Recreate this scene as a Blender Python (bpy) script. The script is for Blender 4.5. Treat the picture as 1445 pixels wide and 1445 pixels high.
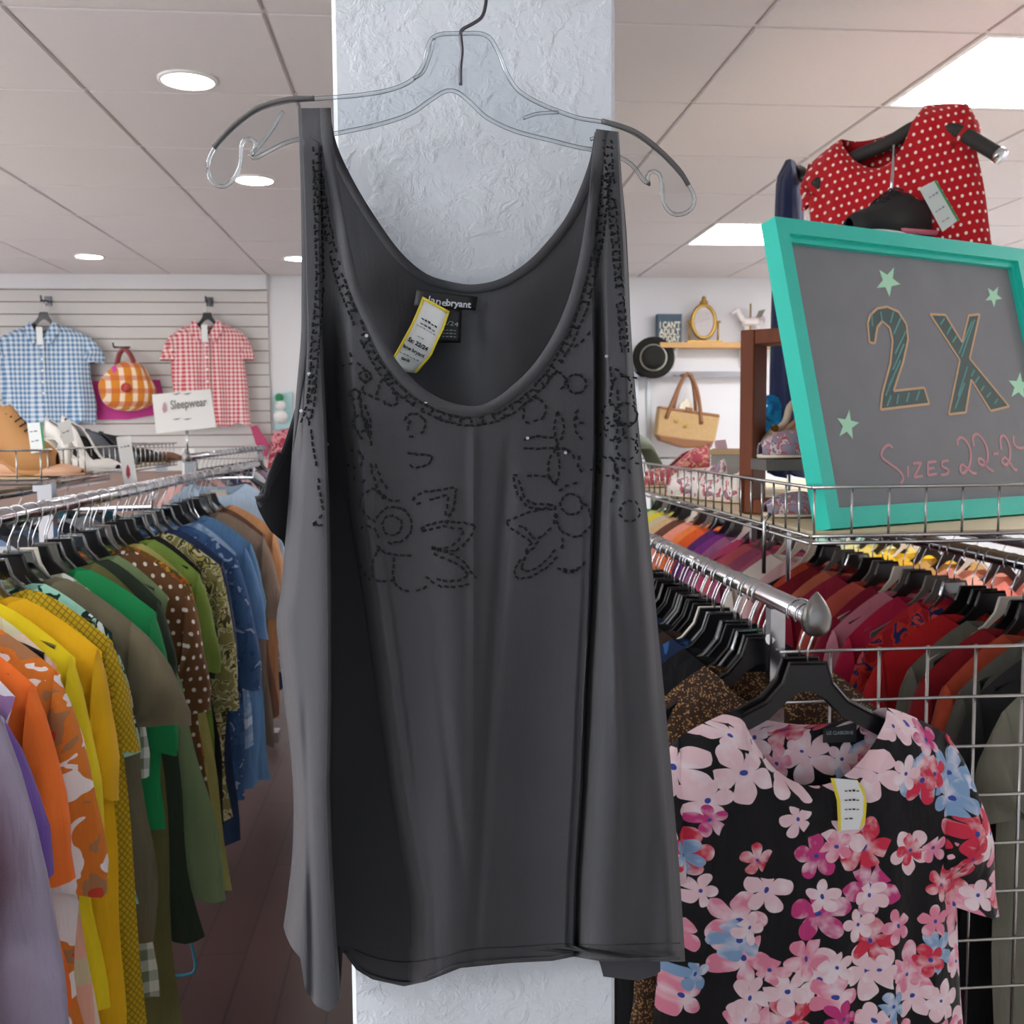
import bpy, math, random
from mathutils import Vector, Matrix, noise
random.seed(11)
for _o in list(bpy.data.objects):
    bpy.data.objects.remove(_o)
SC = bpy.context.scene
COL = SC.collection
PI = math.pi
R = math.radians

# ---------------------------------------------------------------- camera
EYE = Vector((0, 0, 1.5)); FPX = 1445.0; CPX = 722.5
YAW, PITCH, ROLL = R(5.12), R(4.63), R(0.45)
FW = Vector((math.sin(YAW)*math.cos(PITCH), math.cos(YAW)*math.cos(PITCH), -math.sin(PITCH)))
_rt = Vector((math.cos(YAW), -math.sin(YAW), 0)); _up = _rt.cross(FW)
RT = _rt*math.cos(ROLL) - _up*math.sin(ROLL)
UP = _rt*math.sin(ROLL) + _up*math.cos(ROLL)
cd = bpy.data.cameras.new('camera'); cam = bpy.data.objects.new('camera', cd); COL.objects.link(cam)
cam.matrix_world = Matrix(((RT.x, UP.x, -FW.x, EYE.x), (RT.y, UP.y, -FW.y, EYE.y), (RT.z, UP.z, -FW.z, EYE.z), (0, 0, 0, 1)))
cd.sensor_width = 36; cd.lens = 36*FPX/1445; cd.clip_start = 0.02
cd.dof.use_dof = True; cd.dof.focus_distance = 0.92; cd.dof.aperture_fstop = 18
SC.camera = cam

# ---------------------------------------------------------------- world, added side fill, exposure
w = bpy.data.worlds.new('world'); SC.world = w; w.use_nodes = True
w.node_tree.nodes['Background'].inputs[0].default_value = (0.75, 0.86, 1.0, 1)
w.node_tree.nodes['Background'].inputs[1].default_value = 1.0
SC.view_settings.view_transform = 'Standard'; SC.view_settings.look = 'None'
SC.view_settings.gamma = 1.0; SC.view_settings.use_curve_mapping = False
SC.view_settings.exposure = 0.12
def area(name, loc, target, sx, sy, power, col):
    l = bpy.data.lights.new(name, 'AREA'); l.shape = 'RECTANGLE'; l.size = sx; l.size_y = sy
    l.energy = power; l.color = col
    o = bpy.data.objects.new(name, l); COL.objects.link(o); o.location = loc
    o.rotation_euler = (Vector(target)-Vector(loc)).to_track_quat('-Z', 'Y').to_euler()
    return o
area('added_side_fill', (-4.75, -0.9, 1.75), (0, 0.4, 1.75), 3.0, 1.4, 95, (0.93, 0.97, 1.0))  # unseen lamp added to light tank and pillar from the left
PANEL_E, SPOT_E = 16.0, 30.0

# ---------------------------------------------------------------- pixel to place
def ray(px, py): return RT*((px-CPX)/FPX) - UP*((py-CPX)/FPX) + FW
def P(px, py, Y):
    d = ray(px, py); return EYE + d*(Y/d.y)
def PZ(px, py, Z):
    d = ray(px, py); return EYE + d*((Z-EYE.z)/d.z)
def PX(px, py, X):
    d = ray(px, py); return EYE + d*(X/d.x)

# ---------------------------------------------------------------- materials
def lin(c):
    if isinstance(c, str):
        c = c.lstrip('#'); c = [int(c[i:i+2], 16) for i in (0, 2, 4)]
    return tuple((x/255/12.92 if x/255 <= 0.04045 else ((x/255+0.055)/1.055)**2.4) for x in c) + (1,)
MATS = {}
class NT:
    def __init__(s, m): s.t = m.node_tree; s.n = s.t.nodes; s.l = s.t.links
    def a(s, typ, ins=None, **kw):
        n = s.n.new(typ)
        for k, v in kw.items(): setattr(n, k, v)
        for k, v in (ins or {}).items():
            if isinstance(v, bpy.types.NodeSocket): s.l.new(v, n.inputs[k])
            else: n.inputs[k].default_value = v
        return n
    def m(s, op, a, b=0.0, c=None):
        i = {0: a, 1: b}
        if c is not None: i[2] = c
        return s.a('ShaderNodeMath', i, operation=op).outputs[0]
    def mix(s, f, a, b):
        n = s.n.new('ShaderNodeMix'); n.data_type = 'RGBA'
        for k, v in ((0, f), (6, a), (7, b)):
            if isinstance(v, bpy.types.NodeSocket): s.l.new(v, n.inputs[k])
            else: n.inputs[k].default_value = v
        return n.outputs[2]
    def ramp(s, f, stops, const=True):
        n = s.n.new('ShaderNodeValToRGB'); cr = n.color_ramp
        if const: cr.interpolation = 'CONSTANT'
        while len(cr.elements) < len(stops): cr.elements.new(0.5)
        for e, (p, c) in zip(cr.elements, stops): e.position = p; e.color = c
        s.l.new(f, n.inputs[0]); return n.outputs[0]
    def obj(s): return s.n.new('ShaderNodeTexCoord').outputs['Object']
    def sep(s, v): return s.a('ShaderNodeSeparateXYZ', {0: v}).outputs
def base(name, rough=0.6, metal=0.0, spec=0.5):
    m = bpy.data.materials.new(name); m.use_nodes = True
    b = m.node_tree.nodes['Principled BSDF']
    b.inputs['Roughness'].default_value = rough; b.inputs['Metallic'].default_value = metal
    b.inputs['Specular IOR Level'].default_value = spec
    return m, NT(m), b
def mat(name, col, rough=0.6, metal=0.0, spec=0.5, bump=None, vary=None):
    if name in MATS: return MATS[name]
    m, t, b = base(name, rough, metal, spec)
    c = lin(col); b.inputs['Base Color'].default_value = c
    if vary:
        nz = t.a('ShaderNodeTexNoise', {'Vector': t.obj(), 'Scale': vary[0], 'Detail': 5})
        t.l.new(t.mix(nz.outputs[0], tuple(x*(1-vary[1]) for x in c[:3])+(1,), tuple(min(1, x*(1+vary[1])) for x in c[:3])+(1,)), b.inputs['Base Color'])
    if bump:
        nz = t.a('ShaderNodeTexNoise', {'Vector': t.obj(), 'Scale': bump[0], 'Detail': 4})
        bp = t.a('ShaderNodeBump', {'Height': nz.outputs[0], 'Strength': bump[1], 'Distance': bump[2] if len(bump) > 2 else 0.002})
        t.l.new(bp.outputs[0], b.inputs['Normal'])
    MATS[name] = m; return m
def emit(name, col, strength):
    m = bpy.data.materials.new(name); m.use_nodes = True; t = NT(m)
    t.n.remove(t.n['Principled BSDF'])
    e = t.a('ShaderNodeEmission', {0: lin(col), 1: strength}); t.l.new(e.outputs[0], t.n['Material Output'].inputs[0])
    MATS[name] = m; return m
def clear(name, tint, gloss=0.12, rough=0.08):
    if name in MATS: return MATS[name]
    m = bpy.data.materials.new(name); m.use_nodes = True; t = NT(m); t.n.remove(t.n['Principled BSDF'])
    tr = t.a('ShaderNodeBsdfTransparent', {0: lin(tint)})
    gl = t.a('ShaderNodeBsdfGlossy', {0: (1, 1, 1, 1), 'Roughness': rough})
    fr = t.a('ShaderNodeFresnel', {0: 1.5})
    f = t.m('ADD', t.m('MULTIPLY', fr.outputs[0], 0.9 if gloss > 0.05 else 0.35), gloss)
    mx = t.a('ShaderNodeMixShader', {0: f, 1: tr.outputs[0], 2: gl.outputs[0]})
    t.l.new(mx.outputs[0], t.n['Material Output'].inputs[0]); MATS[name] = m; return m
def cloth(name, col, kind='plain', cols=(), scale=1.0, rough=0.85):
    """woven or printed cloth; kinds are flat prints in object space"""
    if name in MATS: return MATS[name]
    m, t, b = base(name, rough, 0, 0.25)
    b.inputs['Sheen Weight'].default_value = 0.15
    o = t.obj(); x, y, z = t.sep(o)[:3]
    c0 = lin(col); cs = [lin(q) for q in cols]
    h = t.m('ADD', x, y)
    if kind == 'plain':
        nz = t.a('ShaderNodeTexNoise', {'Vector': o, 'Scale': 9.0, 'Detail': 3})
        out = t.mix(nz.outputs[0], tuple(q*0.85 for q in c0[:3])+(1,), tuple(min(1, q*1.15) for q in c0[:3])+(1,))
    elif kind == 'gingham':
        p = 0.026*scale
        f1 = t.m('GREATER_THAN', t.m('FRACT', t.m('DIVIDE', h, p)), 0.5)
        f2 = t.m('GREATER_THAN', t.m('FRACT', t.m('DIVIDE', z, p)), 0.5)
        out = t.mix(t.m('MULTIPLY', t.m('ADD', f1, f2), 0.5), cs[0], c0)
    elif kind == 'plaid':
        p = 0.09*scale
        f1 = t.m('GREATER_THAN', t.m('FRACT', t.m('DIVIDE', h, p)), 0.62)
        f2 = t.m('GREATER_THAN', t.m('FRACT', t.m('DIVIDE', z, p)), 0.62)
        out = t.mix(f1, c0, cs[0]); out = t.mix(t.m('MULTIPLY', f2, 0.6), out, cs[1])
    elif kind == 'lattice':
        p = 0.022*scale
        f1 = t.m('LESS_THAN', t.m('FRACT', t.m('DIVIDE', t.m('ADD', h, z), p)), 0.24)
        f2 = t.m('LESS_THAN', t.m('FRACT', t.m('DIVIDE', t.m('SUBTRACT', h, z), p)), 0.24)
        out = t.mix(t.m('MAXIMUM', f1, f2), c0, cs[0])
    elif kind == 'dots':
        p = 0.034*scale
        row = t.m('FLOOR', t.m('DIVIDE', z, p))
        sh = t.m('MULTIPLY', t.m('MODULO', row, 2.0), 0.5)
        fx = t.m('SUBTRACT', t.m('FRACT', t.m('ADD', t.m('DIVIDE', h, p), sh)), 0.5)
        fz = t.m('SUBTRACT', t.m('FRACT', t.m('DIVIDE', z, p)), 0.5)
        d = t.m('ADD', t.m('MULTIPLY', fx, fx), t.m('MULTIPLY', fz, fz))
        out = t.mix(t.m('LESS_THAN', d, 0.033), c0, cs[0])
    elif kind == 'stripe':
        f = t.m('FRACT', t.m('DIVIDE', z, 0.05*scale))
        n = len(cs)+1
        out = t.ramp(f, [(i/n, ([c0]+cs)[i]) for i in range(n)])
    elif kind == 'print':
        v = t.a('ShaderNodeTexNoise', {'Vector': o, 'Scale': 18.0/scale, 'Detail': 2.5, 'Distortion': 1.2})
        n = len(cs)+1; al = [c0]+cs
        out = t.ramp(v.outputs[0], [(0.0, al[0])] + [(0.40+0.22*i/max(1, n-1), al[i]) for i in range(1, n)])
    elif kind == 'sequin':
        v = t.a('ShaderNodeTexVoronoi', {'Vector': o, 'Scale': 430.0})
        out = t.mix(t.m('GREATER_THAN', t.sep(v.outputs['Color'])[0], 0.82), c0, cs[0])
        b.inputs['Roughness'].default_value = 0.35
    elif kind == 'fade':
        f = t.m('MULTIPLY', t.m('ADD', z, 0.9), 1.2)
        out = t.mix(f, cs[0], c0)
    elif kind == 'floral':
        flat = t.a('ShaderNodeCombineXYZ', {0: h, 1: z, 2: 0.0}).outputs[0]
        wob = t.a('ShaderNodeTexNoise', {'Vector': flat, 'Scale': 30.0, 'Detail': 1})
        flat = t.a('ShaderNodeVectorMath', {0: flat, 1: t.a('ShaderNodeVectorMath', {0: wob.outputs['Color'], 3: 0.012}, operation='SCALE').outputs[0]}, operation='ADD').outputs[0]
        out = c0
        for k, (sc, R0, keep, off) in enumerate(((11.0, 0.50, 0.28, 0.0), (13.0, 0.46, 0.30, 3.7), (17.0, 0.44, 0.36, 9.1))):
            vec = t.a('ShaderNodeVectorMath', {0: flat, 1: (off, off*0.7, 0)}, operation='ADD').outputs[0]
            v = t.a('ShaderNodeTexVoronoi', {'Vector': vec, 'Scale': sc/scale, 'Randomness': 0.8}, voronoi_dimensions='2D')
            rnd = t.sep(v.outputs['Color'])
            d = t.a('ShaderNodeVectorMath', {0: vec, 1: v.outputs['Position']}, operation='SUBTRACT').outputs[0]
            dx, dy = t.sep(d)[:2]
            ang = t.m('ARCTAN2', dy, dx)
            lob = t.m('ABSOLUTE', t.m('COSINE', t.m('ADD', t.m('MULTIPLY', ang, 2.5), t.m('MULTIPLY', rnd[0], 6.28))))
            rad = t.m('MULTIPLY', t.m('ADD', t.m('MULTIPLY', t.m('POWER', lob, 0.6), 0.72), 0.30), R0)
            r = t.m('DIVIDE', v.outputs['Distance'], 1.0)
            inside = t.m('MULTIPLY', t.m('LESS_THAN', r, rad), t.m('GREATER_THAN', rnd[1], keep))
            pc = t.ramp(rnd[2], [(0.0, cs[0]), (0.22, cs[1]), (0.42, cs[2]), (0.58, cs[3]), (0.74, cs[4]), (0.88, cs[0])])
            nz = t.a('ShaderNodeTexNoise', {'Vector': vec, 'Scale': 38.0, 'Detail': 2})
            pc = t.mix(t.ramp(nz.outputs[0], [(0.46, (0, 0, 0, 1)), (0.70, (0.75, 0.75, 0.75, 1))], False), pc, cs[5])
            pc = t.mix(t.m('LESS_THAN', r, 0.05), pc, cs[6])
            out = t.mix(inside, out, pc)
    t.l.new(out, b.inputs['Base Color']) if isinstance(out, bpy.types.NodeSocket) else None
    nz = t.a('ShaderNodeTexNoise', {'Vector': o, 'Scale': 420.0, 'Detail': 1})
    cz = t.a('ShaderNodeTexNoise', {'Vector': t.a('ShaderNodeMapping', {0: o, 'Scale': (1, 1, 0.3)}).outputs[0], 'Scale': 17.0, 'Detail': 3, 'Distortion': 0.5})
    bp = t.a('ShaderNodeBump', {'Height': t.m('ADD', cz.outputs[0], t.m('MULTIPLY', nz.outputs[0], 0.04)), 'Strength': 0.75, 'Distance': 0.014})
    t.l.new(bp.outputs[0], b.inputs['Normal'])
    MATS[name] = m; return m

# ---------------------------------------------------------------- mesh and object helpers
WL = {}
def V3(p): return p if isinstance(p, Vector) else Vector(p)
class MB:
    def __init__(s): s.v = []; s.f = []
    def add(s, vs, fs):
        k = len(s.v); s.v += [V3(p) for p in vs]; s.f += [tuple(i+k for i in q) for q in fs]; return s
    def box(s, a, b, frame=None):
        (x0, y0, z0), (x1, y1, z1) = a, b
        vs = [Vector(p) for p in ((x0, y0, z0), (x1, y0, z0), (x1, y1, z0), (x0, y1, z0), (x0, y0, z1), (x1, y0, z1), (x1, y1, z1), (x0, y1, z1))]
        if frame: vs = [frame @ p for p in vs]
        return s.add(vs, [(3, 2, 1, 0), (4, 5, 6, 7), (0, 1, 5, 4), (1, 2, 6, 5), (2, 3, 7, 6), (3, 0, 4, 7)])
    def tube(s, pts, r, n=8, closed=False):
        pts = [V3(p) for p in pts]; N = len(pts); rs = r if isinstance(r, (list, tuple)) else [r]*N
        rings = []; up = None
        for i, p in enumerate(pts):
            if closed: t = pts[(i+1) % N]-pts[i-1]
            else: t = pts[min(i+1, N-1)]-pts[max(i-1, 0)]
            if t.length < 1e-9: t = Vector((0, 0, 1))
            t.normalize()
            if up is None:
                up = Vector((0, 0, 1)) if abs(t.z) < 0.9 else Vector((1, 0, 0))
            up = (up - t*up.dot(t))
            if up.length < 1e-6: up = t.orthogonal()
            up.normalize(); q = t.cross(up)
            rings.append([p + (up*math.cos(2*PI*k/n) + q*math.sin(2*PI*k/n))*rs[i] for k in range(n)])
        vs = [p for g in rings for p in g]; fs = []
        M = N if closed else N-1
        for i in range(M):
            j = (i+1) % N
            for k in range(n): fs.append((i*n+k, i*n+(k+1) % n, j*n+(k+1) % n, j*n+k))
        if not closed: fs += [tuple(range(n-1, -1, -1)), tuple((N-1)*n+k for k in range(n))]
        return s.add(vs, fs)
    def rev(s, prof, n=20, at=(0, 0, 0), M=None, caps=True):
        vs = []; fs = []
        for (r, z) in prof:
            for k in range(n):
                p = Vector((r*math.cos(2*PI*k/n), r*math.sin(2*PI*k/n), z))
                if M: p = M @ p
                vs.append(p + Vector(at))
        for i in range(len(prof)-1):
            for k in range(n): fs.append((i*n+k, i*n+(k+1) % n, (i+1)*n+(k+1) % n, (i+1)*n+k))
        if caps: fs += [tuple(range(n-1, -1, -1)), tuple((len(prof)-1)*n+k for k in range(n))]
        return s.add(vs, fs)
    def prism(s, poly, d, t):
        """poly: list of 3-D points in a plane, extruded along vector d by +-t/2"""
        poly = [V3(p) for p in poly]; d = V3(d).normalized(); n = len(poly)
        vs = [p - d*t/2 for p in poly] + [p + d*t/2 for p in poly]
        fs = [tuple(range(n)), tuple(range(2*n-1, n-1, -1))] + [(i, i+n, (i+1) % n+n, (i+1) % n) for i in range(n)]
        return s.add(vs, fs)
    def sheet(s, g):
        h, w_ = len(g), len(g[0]); vs = [p for r_ in g for p in r_]
        return s.add(vs, [(i*w_+j, i*w_+j+1, (i+1)*w_+j+1, (i+1)*w_+j) for i in range(h-1) for j in range(w_-1)])
    def loft(s, rings, caps=True):
        n = len(rings[0]); vs = [p for g in rings for p in g]; fs = []
        for i in range(len(rings)-1):
            for k in range(n): fs.append((i*n+k, i*n+(k+1) % n, (i+1)*n+(k+1) % n, (i+1)*n+k))
        if caps: fs += [tuple(range(n-1, -1, -1)), tuple((len(rings)-1)*n+k for k in range(n))]
        return s.add(vs, fs)
    def mesh(s, name, m, off=Vector((0, 0, 0)), smooth=False):
        me = bpy.data.meshes.new(name); me.from_pydata([tuple(p-off) for p in s.v], [], s.f)
        me.materials.append(m); me.validate()
        if smooth: me.polygons.foreach_set('use_smooth', [True]*len(me.polygons))
        me.update(); return me
    def build(s, name, m, parent=None, smooth=False, local=False):
        """world-space points; top-level meshes get their origin at the base centre"""
        if local: off = Vector((0, 0, 0))
        elif parent is not None: off = WL.get(parent.name, Vector((0, 0, 0)))
        else:
            xs = [p.x for p in s.v]; ys = [p.y for p in s.v]; zs = [p.z for p in s.v]
            off = Vector(((min(xs)+max(xs))/2, (min(ys)+max(ys))/2, min(zs)))
        o = bpy.data.objects.new(name, s.mesh(name, m, off, smooth)); COL.objects.link(o)
        if parent is not None: o.parent = parent; WL[o.name] = off if not local else Vector((0, 0, 0))
        else:
            o.location = off; WL[o.name] = off
        return o
def tag(o, label=None, cat=None, group=None, kind=None):
    if label: o['label'] = label
    if cat: o['category'] = cat
    if group: o['group'] = group
    if kind: o['kind'] = kind
    return o
def thing(name, loc, label, cat, group=None, rz=0.0):
    o = bpy.data.objects.new(name, None); COL.objects.link(o); o.location = loc; o.rotation_euler = (0, 0, rz)
    o.empty_display_size = 0.05
    WL[o.name] = Vector(loc); return tag(o, label, cat, group)
def struct(o): o['kind'] = 'structure'; return o
def inst(src, parent, name=None, off=None):
    c = src.copy(); COL.objects.link(c); c.parent = parent
    if name: c.name = name
    if off is not None: c.location = Vector(src.location) + Vector(off)
    return c
def dup(root, loc, rot=(0, 0, 0), label=None, group=None, cat=None, scale=None):
    r = root.copy(); COL.objects.link(r); r.location = loc; r.rotation_euler = rot
    if scale: r.scale = scale
    for k, v_ in (('label', label), ('group', group), ('category', cat)):
        if v_: r[k] = v_
    for ch in root.children:
        c = ch.copy(); COL.objects.link(c); c.parent = r
        for g in ch.children:
            d = g.copy(); COL.objects.link(d); d.parent = c
    return r
def cr(pts, n, closed=False):
    """Catmull-Rom through points, n samples evenly by arc length"""
    pts = [V3(p if len(p) == 3 else (p[0], p[1], 0)) for p in pts]; out = []
    N = len(pts); segs = N if closed else N-1
    for i in range(segs):
        if closed: a, b, c, d = pts[i-1], pts[i], pts[(i+1) % N], pts[(i+2) % N]
        else: a, b, c, d = pts[max(i-1, 0)], pts[i], pts[i+1], pts[min(i+2, N-1)]
        for k in range(12):
            u = k/12
            out.append(0.5*((2*b)+(c-a)*u+(2*a-5*b+4*c-d)*u*u+(3*b-a-3*c+d)*u**3))
    out.append(pts[0].copy() if closed else pts[-1].copy())
    return resample(out, n)
def resample(pts, n):
    L = [0.0]
    for i in range(1, len(pts)): L.append(L[-1]+(pts[i]-pts[i-1]).length)
    res = []; j = 0
    for k in range(n):
        s_ = L[-1]*k/(n-1)
        while j < len(L)-2 and L[j+1] < s_: j += 1
        d = L[j+1]-L[j]; u = 0 if d < 1e-12 else (s_-L[j])/d
        res.append(pts[j].lerp(pts[j+1], min(1, max(0, u))))
    return res
def sm(a, b, x):
    t = min(1, max(0, (x-a)/(b-a))); return t*t*(3-2*t)
def pw(tab, x):
    if x <= tab[0][0]: return tab[0][1]
    for (a, p), (b, q) in zip(tab, tab[1:]):
        if x <= b: return p+(q-p)*(x-a)/(b-a)
    return tab[-1][1]
def text(body, size, m, parent, origin, right, up, name='lettering', bold=0.0, off=None, local=False, width=None, depth=0.0004):
    """flat lettering as mesh; origin is the left end of the baseline"""
    cu = bpy.data.curves.new('t', 'FONT'); cu.body = body; cu.size = size; cu.offset = bold; cu.extrude = depth; cu.resolution_u = 3
    ob = bpy.data.objects.new('t', cu); COL.objects.link(ob)
    dg = bpy.context.evaluated_depsgraph_get(); me = bpy.data.meshes.new_from_object(ob.evaluated_get(dg))
    bpy.data.objects.remove(ob)
    right = V3(right).normalized(); up = V3(up); up = (up-right*up.dot(right)).normalized(); n = right.cross(up)
    sx = 1.0
    if width:
        xs = [q.co.x for q in me.vertices]; sx = width/max(1e-6, max(xs)-min(xs))
    offv = WL.get(parent.name, Vector((0, 0, 0))) if not local else Vector((0, 0, 0))
    for q in me.vertices: q.co = V3(origin)+right*q.co.x*sx+up*q.co.y+n*q.co.z-offv
    me.name = name; me.materials.clear(); me.materials.append(m)
    o = bpy.data.objects.new(name, me); COL.objects.link(o); o.parent = parent; return o
# ================================================================ THE ROOM
CZ = 2.51; BW = 6.9; TS = 0.61
M_ceil = mat('ceiling_tile', '#e6e0e0', 0.95, spec=0.1, bump=(140, 0.25, 0.002), vary=(60, 0.03))
M_bar = mat('ceiling_grid', '#dad2ce', 0.6)
M_wall = mat('wall_paint', '#e9e8ea', 0.8, spec=0.2, vary=(3, 0.02))
M_white = mat('white_plastic', '#f0efec', 0.5)
M_chrome = mat('chrome', '#c9c9cc', 0.16, 1.0)
M_wire = mat('wire_chrome', '#b9b8b6', 0.25, 1.0)
M_black = mat('black_plastic', '#141416', 0.28)
M_steel = mat('dark_steel', '#5c5c62', 0.3, 1.0)

# floor: dark worn brown boards, glossy with traffic marks
m, t, b = base('dark_floor', 0.38)
o_ = t.obj(); nz = t.a('ShaderNodeTexNoise', {'Vector': o_, 'Scale': 2.2, 'Detail': 6})
br = t.a('ShaderNodeTexBrick', {'Vector': t.a('ShaderNodeMapping', {0: o_, 'Rotation': (0, 0, PI/2)}).outputs[0], 'Scale': 1.0, 'Color1': lin('#3a2826'), 'Color2': lin('#4a3431'), 'Mortar': lin('#1d1312'), 'Mortar Size': 0.004, 'Brick Width': 1.2, 'Row Height': 0.13})
t.l.new(t.mix(t.m('MULTIPLY', nz.outputs[0], 0.55), br.outputs[0], lin('#57413d')), b.inputs['Base Color'])
t.l.new(t.m('ADD', t.m('MULTIPLY', nz.outputs[0], 0.3), 0.2), b.inputs['Roughness'])
M_floor = m
fl_ = struct(MB().box((-4.6, -3.6, -0.1), (4.6, 7.0, 0)).build('floor', M_floor))
M_bounce = mat('bounce_floor_pale', '#e4ddd6', 0.55, vary=(2, 0.04))  # unseen pale flooring, added to bounce light up to the ceiling
for a_, b_ in (((-4.6, -3.5), (4.6, -1.8)), ((-4.6, -1.8), (-1.75, BW)), ((1.75, -1.8), (4.6, BW))):
    MB().box((a_[0], a_[1], 0.0), (b_[0], b_[1], 0.004)).build('added_bounce_floor', M_bounce, fl_)
wb = struct(MB().box((-4.6, BW, 0), (4.6, BW+0.1, 2.7)).build('wall_back', M_wall))
struct(MB().box((-4.7, -3.6, 0), (-4.6, -2.5, 2.7)).box((-4.7, 0.7, 0), (-4.6, BW, 2.7)).box((-4.7, -2.5, 0), (-4.6, 0.7, 0.7)).box((-4.7, -2.5, 2.5), (-4.6, 0.7, 2.7)).build('wall_left', M_wall))
w2 = MB()
for a_, b_ in (((-2.5, 0.7), (0.7, 0.75)), ((-2.5, 2.45), (0.7, 2.5)), ((-2.5, 0.75), (-2.45, 2.45)), ((0.65, 0.75), (0.7, 2.45)), ((-0.92, 0.75), (-0.88, 2.45))): w2.box((-4.69, a_[0], a_[1]), (-4.61, b_[0], b_[1]))
struct(w2.build('added_window', mat('added_window_frame', '#d9d9d9', 0.5)))  # unseen side window, added to go with the side fill lamp
struct(MB().box((4.6, -3.6, 0), (4.7, BW, 2.7)).build('wall_right', M_wall))
wf = MB().box((-4.6, -3.6, 0), (4.6, -3.5, 0.75)).box((-4.6, -3.6, 2.68), (4.6, -3.5, 2.7)).box((-4.6, -3.6, 0.75), (-3.2, -3.5, 2.68)).box((3.6, -3.6, 0.75), (4.6, -3.5, 2.68))
struct(wf.build('wall_front', M_wall))

# ceiling: suspended grid; every tile in view is a piece of its own
X0 = 1.472; Y0 = PZ(125, 128, CZ).y
ce = MB().box((-4.6, -3.5, CZ+0.022), (4.6, BW, CZ+0.12)).build('ceiling', M_bar); struct(ce)
tile_me = MB(); h_ = TS/2-0.004
tile_me.box((-h_+0.004, -h_+0.004, 0), (h_-0.004, h_-0.004, 0.004)).box((-h_, -h_, 0.004), (h_, h_, 0.02))
tile_me = tile_me.mesh('ceiling_tile', M_ceil)
bar_x = MB().box((-0.011, 0, 0), (0.011, 10.4, 0.012)).mesh('grid_bar', M_bar)
bar_y = MB().box((-4.6, -0.008, 0), (4.6, 0.008, 0.012)).mesh('grid_bar', M_bar)
def child(name, me, parent, loc):
    o = bpy.data.objects.new(name, me); COL.objects.link(o); o.parent = parent
    o.location = Vector(loc)-WL.get(parent.name, Vector((0, 0, 0))); return o
panels = [(1.472, PZ(1376, 55, CZ).y), (1.472, PZ(961, 350, CZ).y-TS), (-2.188, Y0-5*TS), (-2.188, Y0-8*TS), (-4.018, Y0-2*TS), (-4.018, Y0+2*TS), (-4.018, Y0-5*TS), (3.302, Y0-2*TS), (3.302, Y0+1*TS)]  # first two are seen; the rest are unseen, added to brighten the room
kx0 = int((-4.6-X0)/TS)-1
panel_cells = set()
for (px_, py_) in panels:
    i = round((px_-X0)/TS); j = round((py_-Y0)/TS); panel_cells |= {(i, j), (i+1, j)}
rest = MB()
for i in range(-10, 6):
    xa = X0+i*TS
    for j in range(-9, 13):
        ya = Y0+j*TS
        if (i, j) in panel_cells or xa < -4.6 or xa+TS > 4.6+TS or ya+0.05 > BW or ya < -3.5: continue
        cx, cy = xa+TS/2, ya+TS/2
        d = Vector((cx, cy, CZ))-EYE; dep = d.dot(FW)
        inview = False
        if dep > 0.5:
            u, v = d.dot(RT)/dep*FPX, d.dot(UP)/dep*FPX
            inview = abs(u) < 880 and v < 900 and not (Vector((cx, cy, 0)).x > 5)
        if ya+TS > BW:
            rest.box((xa+0.006, ya+0.006, CZ), (xa+TS-0.006, BW, CZ+0.02)); continue
        if inview and cx < 4.6: child('tile', tile_me, ce, (cx, cy, CZ))
        else: rest.box((xa+0.006, ya+0.006, CZ), (min(xa+TS-0.006, 4.6), ya+TS-0.006, CZ+0.02))
rt = rest.build('tile_field', M_ceil, ce); rt['kind'] = 'stuff'
for i in range(-9, 6): child('grid_bar', bar_x, ce, (X0+i*TS, -3.5, CZ+0.008))
for j in range(-9, 9): child('grid_bar', bar_y, ce, (0, Y0+j*TS, CZ+0.004))

# lit panels and downlights
E_panel = emit('panel_light', '#fbfcff', PANEL_E); E_spot = emit('spot_light', '#fffaf0', SPOT_E)
pl = ['large lit ceiling panel at top right, above the red polka dot top', 'far lit ceiling panel behind the teal framed chalkboard',
      'added ceiling fill panel overhead left, behind the viewer', 'added ceiling fill panel in the middle behind the viewer', 'added ceiling fill panel over the left side aisle, middle', 'added ceiling fill panel over the left side aisle, far', 'added ceiling fill panel over the left side aisle, near', 'added ceiling fill panel over the right side aisle, near', 'added ceiling fill panel over the right side aisle, far']
for (cell, lab) in zip(panels, pl):
    i = round((cell[0]-X0)/TS); j = round((cell[1]-Y0)/TS); xa, ya = X0+i*TS, Y0+j*TS
    tp = thing('ceiling_panel_light', (xa+TS, ya+TS/2, CZ), lab, 'ceiling light', 'fluorescent ceiling panels')
    MB().box((xa+0.025, ya+0.025, CZ+0.004), (xa+2*TS-0.025, ya+TS-0.025, CZ+0.01)).build('diffuser', E_panel, tp)
    fr = MB()
    for a_, b_ in (((xa+0.008, ya+0.008), (xa+2*TS-0.008, ya+0.025)), ((xa+0.008, ya+TS-0.025), (xa+2*TS-0.008, ya+TS-0.008)), ((xa+0.008, ya+0.025), (xa+0.025, ya+TS-0.025)), ((xa+2*TS-0.025, ya+0.025), (xa+2*TS-0.008, ya+TS-0.025))):
        fr.box((a_[0], a_[1], CZ-0.002), (b_[0], b_[1], CZ+0.015))
    fr.build('frame', M_white, tp)
dl = [(265, 112, 'bright round downlight, largest and nearest, at upper left'), (359, 253, 'round downlight behind the left tip of the clear hanger'),
      (126, 361, 'far left round downlight above the blue gingham shirt'), (420, 364, 'small far downlight peeking out beside the left tank strap')]
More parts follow.
